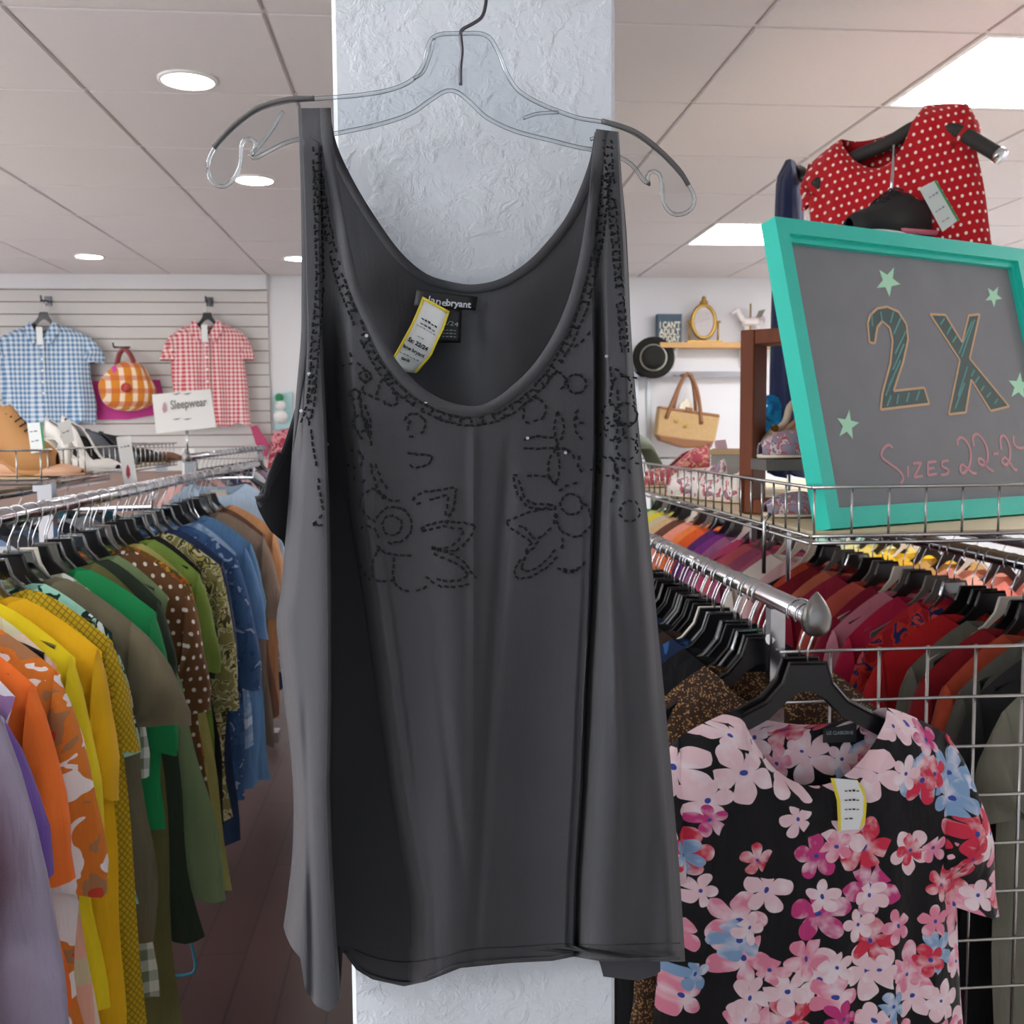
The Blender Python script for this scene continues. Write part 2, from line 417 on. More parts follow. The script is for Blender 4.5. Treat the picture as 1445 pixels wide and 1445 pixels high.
for (px_, py_, lab) in dl:
    c = PZ(px_, py_, CZ)
    td = thing('downlight', c, lab, 'downlight', 'round recessed downlights')
    MB().rev([(0.001, 0.0), (0.072, 0.0), (0.072, 0.004), (0.001, 0.004)], 28, c+Vector((0, 0, -0.006))).build('lens', E_spot, td)
    MB().rev([(0.073, 0.008), (0.073, 0.0), (0.084, 0.003), (0.084, 0.008)], 28, c+Vector((0, 0, -0.008)), None, False).build('trim_ring', M_white, td, True)
E_spot2 = E_spot

# back wall: header trim and slatwall on the left
sx1 = P(380, 500, BW).x; zt = P(190, 409, BW).z
struct(MB().box((-4.6, BW-0.05, zt), (4.6 if False else sx1+0.0, BW, CZ-0.001)).build('trim_1', M_wall))
M_slat = mat('slatwall', '#d8d5d1', 0.6); M_groove = mat('slat_groove', '#9a8379', 0.8)
bk = MB().box((-4.6, BW-0.012, 0.9), (sx1, BW-0.001, zt)).build('slat_backing', M_groove, wb)
slat_me = MB().box((-4.6, -0.024, 0), (sx1, -0.012, 0.0715)).mesh('slat', M_slat)
for k in range(15):
    child('slat', slat_me, wb, (0, BW, zt-0.078*(k+1)))

# pillar in the middle: knock-down plaster
m, t, b = base('pillar_plaster', 0.55)
b.inputs['Base Color'].default_value = lin('#d2d7dc')
o_ = t.obj()
n1 = t.a('ShaderNodeTexNoise', {'Vector': o_, 'Scale': 46.0, 'Detail': 5, 'Roughness': 0.6, 'Distortion': 0.35})
n2 = t.a('ShaderNodeTexNoise', {'Vector': o_, 'Scale': 110.0, 'Detail': 3, 'Distortion': 0.6})
hgt = t.m('ADD', t.ramp(n1.outputs[0], [(0.47, (0, 0, 0, 1)), (0.62, (1, 1, 1, 1))], False), t.m('MULTIPLY', n2.outputs[0], 0.5))
bp = t.a('ShaderNodeBump', {'Height': hgt, 'Strength': 0.55, 'Distance': 0.0014}); t.l.new(bp.outputs[0], b.inputs['Normal'])
M_plaster = m
PYL = 1.0; pxl, pxr = P(467, 0, PYL).x, P(868.5, 0, PYL).x
pm = MB(); rr = 0.004
prof = [(pxl+rr, PYL), (pxr-rr, PYL), (pxr, PYL+rr), (pxr, PYL+0.28), (pxl, PYL+0.28), (pxl, PYL+rr)]
pm.prism([(x, y, CZ/2) for x, y in prof], (0, 0, 1), CZ)
struct(pm.build('wall_pillar', M_plaster))

# shop window behind the viewer
wd = MB()
for a_, b_ in (((-3.2, 0.75), (3.6, 0.81)), ((-3.2, 2.62), (3.6, 2.68)), ((-3.2, 0.81), (-3.14, 2.62)), ((3.54, 0.81), (3.6, 2.62)), ((0.17, 0.81), (0.23, 2.62))):
    wd.box((a_[0], -3.6, a_[1]), (b_[0], -3.52, b_[1]))
win = struct(wd.build('window_1', M_steel))
# ================================================================ THE TANK TOP on its clear hanger
TY = 0.875
m, t, b = base('tank_jersey', 0.8, 0, 0.25)
o_ = t.obj(); nz = t.a('ShaderNodeTexNoise', {'Vector': o_, 'Scale': 7.0, 'Detail': 4})
t.l.new(t.mix(nz.outputs[0], lin('#3f4043'), lin('#4b4b4e')), b.inputs['Base Color'])
b.inputs['Sheen Weight'].default_value = 0.12; b.inputs['Sheen Roughness'].default_value = 0.4
n2 = t.a('ShaderNodeTexNoise', {'Vector': t.a('ShaderNodeMapping', {0: o_, 'Scale': (1, 1, 0.5)}).outputs[0], 'Scale': 900.0, 'Detail': 1})
n3 = t.a('ShaderNodeTexNoise', {'Vector': t.a('ShaderNodeMapping', {0: o_, 'Scale': (1, 1, 0.22)}).outputs[0], 'Scale': 26.0, 'Detail': 4})
bp = t.a('ShaderNodeBump', {'Height': t.m('ADD', t.m('MULTIPLY', n2.outputs[0], 0.12), n3.outputs[0]), 'Strength': 0.5, 'Distance': 0.0035})
t.l.new(bp.outputs[0], b.inputs['Normal'])
M_tank = m

XF = [(150, 447), (300, 449), (480, 451), (600, 457), (710, 461), (860, 463), (1000, 463), (1110, 461), (1200, 464), (1330, 471), (1430, 479)]
XR = [(150, 470), (300, 474), (480, 480), (600, 488), (710, 500), (838, 520), (911, 530), (1112, 556), (1269, 585), (1430, 590)]
XG = [(150, 842), (300, 838), (416, 837), (530, 838), (645, 838), (710, 836), (857, 831), (978, 824), (1112, 819), (1246, 811), (1430, 806)]
def front_d(x, y):
    """fold relief of the front panel: metres away from the viewer"""
    d = 0.0
    xf, xr, xg = pw(XF, y), pw(XR, y), pw(XG, y)
    a1 = 0.010*sm(150, 330, y) + 0.078*sm(400, 640, y)
    # left flap proud, then a sharp drop, then a long rise to the chest panel
    if x < xf: d += -0.022*sm(380, 720, y)*sm(396, xf-4, x)
    else: d += (a1*(1-sm(xr-12, xr+16, x))+0.022*sm(380, 720, y))*sm(xf, xf+5, x) - 0.022*sm(380, 720, y)
    a2 = 0.008*sm(150, 300, y)+0.05*sm(380, 560, y)*(1-0.35*sm(900, 1300, y))
    if x > xg: d += a2*sm(xg+1, xg+7, x)*0 + a2*(1-sm(xg+3, xg+20, x))*sm(xg-1, xg+3, x) - 0.008*sm(450, 900, y)*math.exp(-((x-(xg+48))/24)**2)
    else: d += 0.016*sm(550, 1000, y)*(1-sm(0, 110, xg-x))
    dn = sm(600, 1100, y)
    if x > xf: d += (0.022+0.020*sm(0, 1, (x-xr)/(xg-xr))*(1-sm(xg, xg+30, x)) - 0.010*(1-sm(0, 1, (x-xr)/80))*sm(0, 8, x-xf))*sm(480, 700, y) - 0.022*sm(480, 700, y)*(1-sm(xf, xf+5, x))
    if x > xg: d += 0.012*sm(0, 100, x-xg-40)*sm(480, 700, y)
    # chest panel: gentle drapes
    c = x-668
    d += -0.004*sm(560, 640, y)*math.exp(-(c/7)**2)*(1-0.6*dn)
    d += 0.007*sm(580, 760, y)*math.sin((x-0.06*(y-600))/26.0)*math.exp(-((x-625)/75)**2)
    d += 0.009*dn*math.sin((x+0.05*y)/31.0+1.1) * (1 if xr+30 < x < xg-10 else 0.4)
    d += 0.006*sm(590, 700, y)*math.exp(-((x-(720-0.07*(y-600)))/9)**2)
    d += 0.0035*math.exp(-((x-(600+0.12*(y-800)))/8)**2)*sm(800, 900, y)*(1-sm(1150, 1250, y))
    # right flap creases
    ridge = pw([(500, 850), (650, 852), (850, 862), (1080, 876), (1300, 872), (1430, 868)], y)
    d += -0.004*sm(620, 760, y)*math.exp(-((x-ridge)/6)**2) + 0.003*sm(620, 760, y)*math.exp(-((x-ridge-14)/8)**2)
    d += 0.003*sm(700, 900, y)*math.sin((x-860)/9.0+y/170.0)*sm(860, 880, x)
    # left flap crease
    d += 0.006*sm(950, 1050, y)*math.exp(-((x-pw([(950, 428), (1200, 436), (1330, 440)], y))/5)**2)
    # shoulders roll back over the hanger; side edges roll back
    d += 0.045*(1-sm(140, 215, y + (0 if x < 668 else -28)))
    return d
def edge_roll(u): return 0.05*(1-sm(0.0, 0.10, u))**2
def half(outer, inner, hem, nu, nv, split_o, split_i, depth, roll, y0, fold=None, span=(-4, 12)):
    """one half of a panel: rows run from the outer edge to the neckline / centre line"""
    oc = cr(outer, 400); ni = inner.index((668, inner[-1][1])) if False else [i for i, p in enumerate(inner) if p[0] == 668][0]
    in1 = cr(inner[:ni+1], 200); in2 = cr(inner[ni:], 200)
    def at(c, f):
        f = min(max(f, 0), 1)*(len(c)-1); i = min(int(f), len(c)-2); return c[i].lerp(c[i+1], f-i)
    g = []
    for j in range(nv):
        s = j/(nv-1)
        so = s/0.45*split_o if s < 0.45 else split_o+(s-0.45)/0.55*(1-split_o)
        a = at(oc, so); b_ = at(in1, s/0.45) if s < 0.45 else at(in2, (s-0.45)/0.55)
        a1, b1 = oc[-1], in2[-1]; row = []
        us = [i/(nu-1) for i in range(nu)]
        if fold:   # columns follow the fold line so that its edge stays crisp
            fx = pw(fold, (a.y+b_.y)/2); w0 = b_.x-a.x
            fa, fb_ = sorted(((fx+span[0]-a.x)/w0, (fx+span[1]-a.x)/w0)); fa = min(max(fa, 0.05), 0.85); fb_ = min(max(fb_, fa+0.02), 0.95)
            nb = nu//4; na = int((nu-nb)*(0.25 if fa < 0.45 else 0.5)); nc = nu-nb-na
            us = [fa*i/na for i in range(na)]+[fa+(fb_-fa)*i/nb for i in range(nb)]+[fb_+(1-fb_)*i/(nc-1) for i in range(nc)]
        for u in us:
            p = a.lerp(b_, u)
            q1 = a1.lerp(b1, u); dy = pw(hem, q1.x)-q1.y if abs(b1.x-a1.x) > 1 else 0
            p = Vector((p.x, p.y + dy*s**4, 0))
            row.append(P(p.x, p.y, y0 + depth(p.x, p.y) + roll(u)))
        g.append(row)
    return g
HEM = [(398, 1300), (404, 1322), (412, 1338), (424, 1352), (430, 1395), (445, 1419), (463, 1428), (476, 1418), (480, 1400), (481, 1342), (490, 1348), (502, 1368), (525, 1382), (570, 1392), (602, 1385), (650, 1366), (720, 1359), (780, 1356), (810, 1350), (850, 1357), (968, 1357)]
neckL = [(466, 152), (469, 200), (478, 265), (492, 340), (508, 405), (530, 455), (556, 505), (592, 545), (630, 567), (668, 574)]
neckR = [(842, 182), (836, 230), (829, 300), (818, 365), (802, 425), (780, 475), (752, 517), (720, 548), (694, 566), (668, 574)]
OL = [(421, 153), (424, 230), (426, 330), (426, 430), (425, 480), (418, 560), (412, 640), (406, 720), (401, 780), (396, 835), (390, 872), (393, 910), (401, 985), (409, 1050), (414, 1120), (413, 1190), (407, 1250), (400, 1300)]
ORt = [(873, 186), (878, 260), (884, 350), (889, 440), (895, 530), (905, 640), (915, 740), (925, 850), (935, 955), (945, 1060), (955, 1180), (962, 1275), (967, 1357)]
tank = thing('tank_top', P(668, 1400, TY), 'dark grey beaded scoop neck tank top hanging on the white pillar', 'tank top')
fb = MB()
fb.sheet(half(OL, neckL+[(668, 700), (668, 900), (668, 1100), (668, 1362)], HEM, 110, 160, 0.43, 0.40, front_d, edge_roll, TY, XF, (-4, 14)))
fb.sheet([r_[::-1] for r_ in half(ORt, neckR+[(668, 700), (668, 900), (668, 1100), (668, 1362)], HEM, 100, 160, 0.40, 0.385, front_d, edge_roll, TY, XG, (-6, 24))])
fo = fb.build('front_panel', M_tank, tank, True)
def back_d(x, y):
    d = 0.0
    if y < 700: d += 0.010*math.sin((x-560)/38.0)*sm(330, 420, y) + 0.006*math.sin((x-0.4*y)/22.0)*sm(400, 480, y)
    d -= 0.03*(1-sm(150, 260, y))
    if x < 425: d += -0.03*sm(425, 365, x) if False else -0.06*(1-sm(362, 425, x))
    return d
bneckL = [(464, 155), (475, 205), (498, 255), (530, 308), (565, 356), (600, 386), (635, 398), (668, 402)]
bneckR = [(840, 186), (833, 225), (818, 268), (798, 308), (772, 342), (742, 372), (706, 394), (668, 402)]
bOL = [(424, 155), (429, 330), (428, 470), (418, 570), (395, 640), (366, 695), (361, 706), (366, 722), (382, 750), (403, 778), (410, 900), (420, 1200), (426, 1335)]
bOR = [(870, 188), (882, 300), (887, 385), (893, 520), (903, 640), (913, 740), (923, 900), (928, 1100), (932, 1372)]
BHEM = [(426, 1335), (668, 1338), (845, 1350), (850, 1378), (900, 1384), (922, 1378), (933, 1370)]
bb = MB()
bb.sheet(half(bOL, bneckL+[(668, 600), (668, 1000), (668, 1338)], BHEM, 60, 110, 0.5, 0.3, back_d, lambda u: 0, TY+0.098))
bb.sheet([r_[::-1] for r_ in half(bOR, bneckR+[(668, 600), (668, 1000), (668, 1338)], BHEM, 60, 110, 0.4, 0.3, back_d, lambda u: 0, TY+0.098)])
bb.build('back_panel', M_tank, tank, True)

# bindings: folded strips stitched along the neck and the arm edges
def strip(name, line, wd0, depth, y0, lift=0.0022, side=1, n=120, taper=0):
    c = cr(line, n); mb = MB(); g = []
    for i, p in enumerate(c):
        tn = (c[min(i+1, n-1)]-c[max(i-1, 0)]).normalized(); nr = Vector((-tn.y, tn.x, 0))*side
        row = []; wd = wd0*(min(1, (n-1-i)/taper)**0.7 if taper else 1)
        for k, (f, l_) in enumerate(((-0.06, 0.0012), (0.0, 1), (0.5, 1.25), (0.93, 1), (1.0, -0.2))):
            q = p+nr*wd*f; row.append(P(q.x, q.y, y0+depth(q.x, q.y)-lift*l_))
        g.append(row)
    mb.sheet(g); return mb.build(name, M_tank, tank, True)
full_neck = neckL + neckR[::-1][1:]
strip('neck_binding', full_neck, 15, front_d, TY, side=1)
bfull = bneckL + bneckR[::-1][1:]
strip('back_neck_binding', bfull, 12, back_d, TY+0.098, side=1)
strip('strap_binding', OL[:7], 13, lambda x, y: front_d(x, y)+0.004, TY, side=-1, taper=40)
strip('armhole_binding', [(418, 572), (396, 640), (366, 697), (362, 706), (368, 716)], 9, back_d, TY+0.093, lift=0.004, side=-1, n=50)
strip('armhole_binding', [(398, 640), (384, 676), (378, 700), (362, 708)], 8, back_d, TY+0.09, lift=0.006, side=1, n=40)
# hem stitch line
M_stitch = mat('stitching', '#3b3939', 0.9)
sb = MB(); pts = [(500, 1340), (530, 1352), (570, 1358), (620, 1352), (668, 1340), (740, 1336), (800, 1332), (850, 1334), (960, 1331)]
sb.tube([P(p.x, p.y, TY+front_d(p.x, p.y)-0.001) for p in cr(pts, 120)], 0.0006, 5); sb.build('hem_stitch', M_stitch, tank)
strip('hem_fold', [(486, 1344), (502, 1366), (525, 1380), (570, 1390), (602, 1383), (650, 1364), (720, 1357), (780, 1354), (810, 1348), (850, 1355), (960, 1355)], 5, front_d, TY, lift=0.0022, side=-1, n=110)

# beadwork: small black bugle beads sewn in lines; too many to count
M_bead = mat('black_bead', '#020202', 0.45, spec=0.3)
bd = MB(); rb = random.Random(5)
def Z1(x, y): return (390+x/2.7264, 380+y/2.7264)
def bead(x, y, ang, L=6.4, wd=3.0):
    if not (395 < x < 918) or rb.random() < 0.05: return
    c = P(x, y, TY+front_d(x, y)-0.0008)
    k = TY/FPX; ca, sa = math.cos(ang), math.sin(ang)
    du = (RT*ca - UP*sa)*L*k/2; dv = (RT*sa + UP*ca)*wd*k/2; dn = FW*-0.0011
    bd.add([c-du-dv, c+du-dv, c+du+dv, c-du+dv, c-du*0.8-dv*0.5+dn, c+du*0.8-dv*0.5+dn, c+du*0.8+dv*0.5+dn, c-du*0.8+dv*0.5+dn],
           [(4, 5, 6, 7), (0, 1, 5, 4), (1, 2, 6, 5), (2, 3, 7, 6), (3, 0, 4, 7)])
def beads(line, step=9.0, z1=True, closed=False, jit=0.9):
    pts = [Z1(*p) if z1 else p for p in line]
    c0 = cr(pts, 200, closed); L = sum((c0[i+1]-c0[i]).length for i in range(199)); n = max(2, int(L/step))
    c = resample(c0, n+1)
    for i in range(n):
        d = c[i+1]-c[i]; mid = c[i].lerp(c[i+1], 0.5)
        bead(mid.x+rb.uniform(-jit, jit), mid.y+rb.uniform(-jit, jit), math.atan2(d.y, d.x)+rb.uniform(-0.28, 0.28))
def ring(cx, cy, r, a0=0, a1=360, step=8.5, sy=1.0):
    n = 14; beads([(cx+r*math.cos(R(a0+(a1-a0)*k/n)), cy+r*sy*math.sin(R(a0+(a1-a0)*k/n))) for k in range(n+1)], step)
def border(line, o1, o2, side):
    c = cr(line, 260)
    for off, st in ((o1, 9), (o2, 9)):
        q = []
        for i in range(0, 260, 6):
            tn = (c[min(i+1, 259)]-c[max(i-1, 0)]).normalized(); nr = Vector((-tn.y, tn.x, 0))*side
            q.append((c[i].x+nr.x*off, c[i].y+nr.y*off))
        beads(q, st, False)
    L = sum((c[i+1]-c[i]).length for i in range(259)); n = int(L/12)
    cc = resample(c, n+1)
    for i in range(1, n):
        tn = (cc[i+1]-cc[i-1]).normalized(); nr = Vector((-tn.y, tn.x, 0))*side
        p = cc[i]+nr*((o1+o2)/2+rb.uniform(-2, 2)); bead(p.x, p.y, math.atan2(nr.y, nr.x)+rb.uniform(-0.6, 0.6), 5.2)
border([(470, 230), (482, 300), (498, 372), (520, 432), (552, 500), (590, 542), (630, 564), (668, 572), (700, 563), (735, 537), (765, 500), (795, 440), (815, 370), (826, 300), (832, 240)], 19, 29, 1)
border([(442, 205), (444, 300), (446, 400), (440, 480), (434, 560), (424, 600)], 0, 10, -1)
border([(862, 195), (868, 280), (876, 370), (882, 440), (888, 500)], 0, 10, 1)
# left flower
ring(445, 985, 38); ring(450, 985, 70, -160, 110)
for line in ([(520, 890), (560, 860), (690, 838)], [(690, 838), (685, 905), (655, 982)], [(535, 908), (590, 885), (660, 870)], [(660, 870), (650, 955)],
             [(550, 1000), (640, 968), (765, 985)], [(765, 985), (740, 1040), (690, 1088)], [(555, 1012), (640, 990), (720, 1002)], [(720, 1002), (690, 1055), (640, 1075)],
             [(690, 1088), (590, 1068)], [(590, 1075), (700, 1108), (772, 1195)], [(772, 1195), (700, 1222), (620, 1216), (570, 1180)], [(600, 1095), (690, 1130), (742, 1180)], [(742, 1180), (680, 1200), (610, 1192)],
             [(455, 1105), (450, 1190), (480, 1232), (530, 1240), (580, 1215)], [(400, 1065), (372, 1120), (370, 1190)], [(345, 1190), (400, 1200), (462, 1195)], [(320, 1130), (350, 1190)],
             [(330, 925), (320, 885), (350, 850), (395, 852), (410, 890)], [(330, 925), (360, 960), (385, 975)], [(318, 1000), (350, 985), (385, 1000), (395, 1040)], [(385, 1060), (420, 1090), (520, 1105)],
             [(362, 740), (372, 790), (395, 850), (425, 885), (480, 890)], [(375, 745), (400, 800), (430, 850)], [(320, 465), (325, 540), (345, 610), (370, 680)], [(340, 520), (360, 580), (365, 640)],
             [(500, 705), (560, 712), (602, 718), (590, 745), (540, 765), (510, 755)], [(280, 315), (290, 350), (330, 370), (350, 420)], [(245, 370), (300, 360)], [(285, 470), (300, 540), (300, 600), (330, 660)],
             [(130, 610), (140, 700), (155, 760)], [(160, 800), (165, 860), (180, 930)], [(135, 985), (180, 940)], [(135, 985), (180, 985)], [(120, 400), (150, 440), (115, 500)], [(350, 420), (330, 470), (400, 500)], [(385, 490), (400, 430), (440, 420)]):
    beads(line, 9)
ring(300, 730, 34, -120, 150); ring(530, 600, 45, -160, 120); ring(535, 605, 30, 150, 230); ring(320, 595, 32); ring(440, 500, 28, -90, 180); ring(340, 410, 24); ring(320, 800, 26, 20, 200); ring(300, 480, 22)
# right flower
for line in ([(908, 795), (980, 792), (1050, 800), (1078, 835)], [(908, 795), (930, 870), (965, 918)], [(932, 808), (950, 870), (985, 900), (1060, 905)], [(965, 918), (1020, 920), (1070, 905)],
             [(880, 970), (950, 942), (1020, 925), (1065, 925)], [(880, 970), (920, 1010), (985, 1050)], [(905, 970), (960, 1000), (1000, 1040), (1060, 995)], [(985, 1050), (940, 1110), (915, 1160), (930, 1190), (980, 1182), (1060, 1130), (1100, 1060), (1100, 1030)],
             [(1010, 1045), (960, 1100), (940, 1150), (960, 1165), (1030, 1130), (1075, 1075)], [(1080, 545), (1108, 595), (1100, 640), (1072, 690), (1050, 740), (1045, 790), (1075, 825)], [(1080, 545), (1070, 610), (1078, 680), (1090, 740), (1088, 800), (1078, 825)],
             [(950, 660), (1000, 640), (1070, 650)], [(945, 690), (1020, 690), (1110, 690), (1150, 730)], [(1140, 300), (1180, 275), (1208, 235)], [(1150, 560), (1150, 620), (1180, 660)], [(1070, 985), (1075, 905)], [(1180, 690), (1160, 760), (1200, 800)], [(1075, 1150), (1130, 1170), (1170, 1150)], [(1165, 820), (1120, 830), (1080, 860)]):
    beads(line, 9)
ring(1135, 905, 42); ring(1145, 960, 68, -60, 200); ring(995, 540, 44, -200, 100); ring(1155, 440, 38); ring(1080, 430, 34, -180, 120); ring(1185, 560, 34, 90, 270); ring(1130, 1100, 60, 20, 120); ring(970, 570, 24, 60, 220)
# right flap
for cx, cy, r in ((1330, 450, 42), (1345, 560, 46), (1300, 620, 40), (1350, 690, 44), (1285, 545, 30), (1270, 760, 36), (1330, 800, 40), (1360, 930, 42)): ring(cx, cy, r, rb.randint(0, 200), 340+rb.randint(0, 100), 10)
for line in ([(1280, 370), (1290, 450), (1280, 520)], [(1300, 380), (1340, 410), (1390, 415)], [(1240, 640), (1300, 600), (1380, 590)], [(1310, 460), (1320, 560), (1300, 660)], [(1370, 480), (1390, 600), (1380, 700)], [(1250, 720), (1320, 730), (1400, 750)], [(1300, 740), (1310, 830), (1280, 900)], [(1200, 770), (1260, 770)]):
    beads(line, 9)
bo = bd.build('beadwork', M_bead, tank); bo['kind'] = 'stuff'; bo['label'] = 'black beads sewn in floral lines'
M_seq = mat('silver_sequin', '#b9bec4', 0.4, 1.0)
for (zx, zy) in ((347, 256), (125, 403), (197, 673), (1270, 335), (966, 650), (1112, 706), (95, 545), (575, 510)):
    x, y = Z1(zx, zy); c = P(x, y, TY+front_d(x, y)-0.0016)
    MB().rev([(0.0004, 0), (0.0015, 0), (0.0015, 0.0006), (0.0004, 0.0006)], 10, c, Matrix.Rotation(R(78), 3, 'X')).build('sequin', M_seq, tank)

# labels sewn inside the back neck, with their lettering
M_lab = mat('black_satin', '#07080a', 0.55); M_ltxt = mat('label_print', '#c9cdd2', 0.8); M_ltxt2 = mat('label_print_faint', '#8d979c', 0.8)
YB = TY+0.098-0.006
def patch(name, corners, Y, m, parent, n=6, bow=0.0, thick=0.0006):
    """four pixel corners (TL, TR, BR, BL) at depth Y, gently bowed"""
    g = []
    for j in range(n+1):
        v = j/n; row = []
        for i in range(n+1):
            u = i/n; a = Vector(corners[0]).lerp(Vector(corners[1]), u); b_ = Vector(corners[3]).lerp(Vector(corners[2]), u); q = a.lerp(b_, v)
            row.append(P(q.x, q.y, (Y(u, v) if callable(Y) else Y)-bow*math.sin(PI*u)))
        g.append(row)
    mb = MB().sheet(g); o = mb.build(name, m, parent, True)
    md = o.modifiers.new('t', 'SOLIDIFY'); md.thickness = thick; return o
bl = patch('brand_label', ((588, 408), (674, 419), (671, 438), (584, 432)), YB, M_lab, tank)
sl = patch('size_label', ((610, 432), (652, 437), (650, 484), (606, 483)), YB-0.0015, M_lab, tank)
def ptext(body, px0, px1, cap, Y, m, parent, name='lettering', bold=0.0):
    if body is None:   # print too small to read: broken dashes of ink
        mb = MB(); n = max(2, int((px1[0]-px0[0])/4.5))
        for k in range(n):
            f0, f1 = k/n, (k+0.72)/n; h = cap*(0.55+0.45*((k*7) % 3)/2)
            q = [(px0[0]+(px1[0]-px0[0])*f, px0[1]+(px1[1]-px0[1])*f) for f in (f0, f1)]
            mb.prism([P(q[0][0], q[0][1], Y), P(q[1][0], q[1][1], Y), P(q[1][0], q[1][1]-h*0.6, Y), P(q[0][0], q[0][1]-h*0.6, Y)], FW, 0.0003)
        return mb.build('fine_print', m, parent)
    a, b_ = P(px0[0], px0[1], Y), P(px1[0], px1[1], Y)
    return text(body, cap*Y/FPX*1.42, m, parent, a, b_-a, UP, name, bold, width=(b_-a).length)
ptext('lane', (603, 426), (629, 432), 9, YB-0.003, M_ltxt, bl, bold=0.00005)
ptext('bryant', (629, 431), (664, 434.5), 9, YB-0.003, M_ltxt, bl, bold=0.0002)
ptext('22/24', (618, 456), (646, 461), 6, YB-0.004, M_ltxt2, sl)
for k in range(3): ptext(None, (624, 466+4.5*k), (645, 467+4.5*k), 2.2, YB-0.004, M_ltxt2, sl)
# price tag: white card with yellow edges
M_card = mat('tag_card', '#eef1ee', 0.6); M_yel = mat('tag_yellow', '#ecd83a', 0.6); M_ink = mat('tag_ink', '#1d1f22', 0.7); M_ink2 = mat('tag_ink_faint', '#8b8f92', 0.7)
YT = YB-0.012
ptag = thing('price_tag', P(600, 520, YT), 'white price tag with yellow edges pinned inside the grey tank neckline', 'price tag')
TC = {0: ((597, 419), (634, 439)), 1: ((589, 440), (626, 463)), 2: ((580, 460), (617, 481)), 3: ((569, 480), (608, 502)), 4: ((558, 500), (595, 517)), 5: ((546, 520), (587, 527))}
def tagpt(u, v):
    f = v*5; k = min(int(f), 4); f -= k
    a = Vector(TC[k][0]).lerp(Vector(TC[k+1][0]), f); b_ = Vector(TC[k][1]).lerp(Vector(TC[k+1][1]), f); return a.lerp(b_, u)
def tagsheet(name, u0, u1, v0, v1, m, dy):
    g = [[P(*tagpt(u0+(u1-u0)*i/4, v0+(v1-v0)*j/14)[:2], YT+dy-0.012*math.sin(PI*(v0+(v1-v0)*j/14))+0.004) for i in range(5)] for j in range(15)]
    o = MB().sheet(g).build(name, m, ptag, True); md = o.modifiers.new('t', 'SOLIDIFY'); md.thickness = 0.0003; return o
tcard = tagsheet('card', 0.0, 1.0, 0, 1, M_card, 0)
tagsheet('left_edge', -0.02, 0.07, 0, 1, M_yel, -0.0008); tagsheet('right_edge', 0.94, 1.02, 0, 1, M_yel, -0.0008); tagsheet('top_edge', 0, 1, -0.0, 0.03, M_yel, -0.0008)
def tagtext(s_, v, u0, u1, cap, m, bold):
    a, b_ = tagpt(u0, v), tagpt(u1, v); ptext(s_, (a.x, a.y), (b_.x, b_.y), cap, YT-0.012*math.sin(PI*v)+0.0015, m, tcard, bold=bold)
tagtext(None, 0.25, 0.22, 0.84, 5.5, M_ink, 0.00008); tagtext(None, 0.31, 0.25, 0.84, 4.5, M_ink, 0.00002); tagtext(None, 0.35, 0.15, 0.9, 2.4, M_ink2, 0)
tagtext(None, 0.47, 0.35, 0.62, 3, M_ink2, 0.0); tagtext('Sz: 22/24', 0.575, 0.12, 0.82, 5.6, M_ink, 0.00015); tagtext('lane bryant', 0.675, 0.08, 0.86, 5, M_ink, 0.0001)
tagtext(None, 0.755, 0.1, 0.85, 3.2, M_ink2, 0.0); tagtext('tank', 0.825, 0.25, 0.58, 4, M_ink, 0.0001)

# clear acrylic hanger
M_acr = clear('clear_acrylic', '#f6f8f9', 0.005, 0.12); M_rim = clear('clear_acrylic_rim', '#f6f9fa', 0.055, 0.15); M_grip = mat('grip_strip', '#5f5d5c', 0.7)
HY = TY+0.05
def Z8(x, y): return (280+x/2.0069, y/2.0069)
out = [(25, 470), (45, 420), (100, 360), (170, 310), (250, 287), (325, 280), (450, 270), (540, 255), (600, 230), (635, 190), (650, 130), (675, 100), (740, 95), (815, 100), (850, 150), (872, 205), (905, 255), (960, 290), (1020, 315), (1080, 335), (1150, 347), (1230, 375), (1300, 425), (1360, 485), (1402, 550),
       (1398, 588), (1368, 607), (1338, 603), (1316, 570), (1312, 515), (1300, 488), (1278, 488), (1270, 510), (1283, 522), (1262, 512), (1225, 465), (1160, 432), (1080, 418), (1000, 398), (900, 372), (820, 335), (770, 290), (735, 262), (700, 258), (655, 285), (600, 322), (520, 350), (420, 372), (330, 388), (260, 400), (200, 428), (160, 448), (145, 436), (158, 425), (162, 402), (140, 393), (122, 410), (118, 470), (90, 518), (60, 528), (35, 510)]
loop = [P(*Z8(q.x, q.y), HY) for q in cr(out, 240, True)][:-1]
hg = thing('clear_hanger', P(650, 200, HY), 'clear acrylic hanger with scrolled tips carrying the grey tank top', 'hanger')
MB().prism(loop, FW, 0.0025).build('body', M_acr, hg)
MB().tube(loop, 0.002, 8, True).build('rim', M_rim, hg, True)
for line in ([(42, 418), (100, 355), (170, 305), (250, 282), (328, 278)], [(1142, 342), (1230, 370), (1300, 420), (1360, 480), (1388, 525)]):
    MB().tube([P(*Z8(q.x, q.y), HY-0.001) for q in cr(line, 24)], 0.0023, 6).build('grip_strip', M_grip, hg, True)
for line in ([(150, 440), (200, 380), (240, 315)], [(1110, 395), (1150, 385), (1185, 425)], [(668, 110), (655, 160), (635, 205), (610, 222)], [(920, 335), (960, 322), (1020, 318)]):
    MB().tube([P(*Z8(q.x, q.y), HY-0.002) for q in cr(line, 14)], 0.0016, 6).build('rib', M_rim, hg, True)
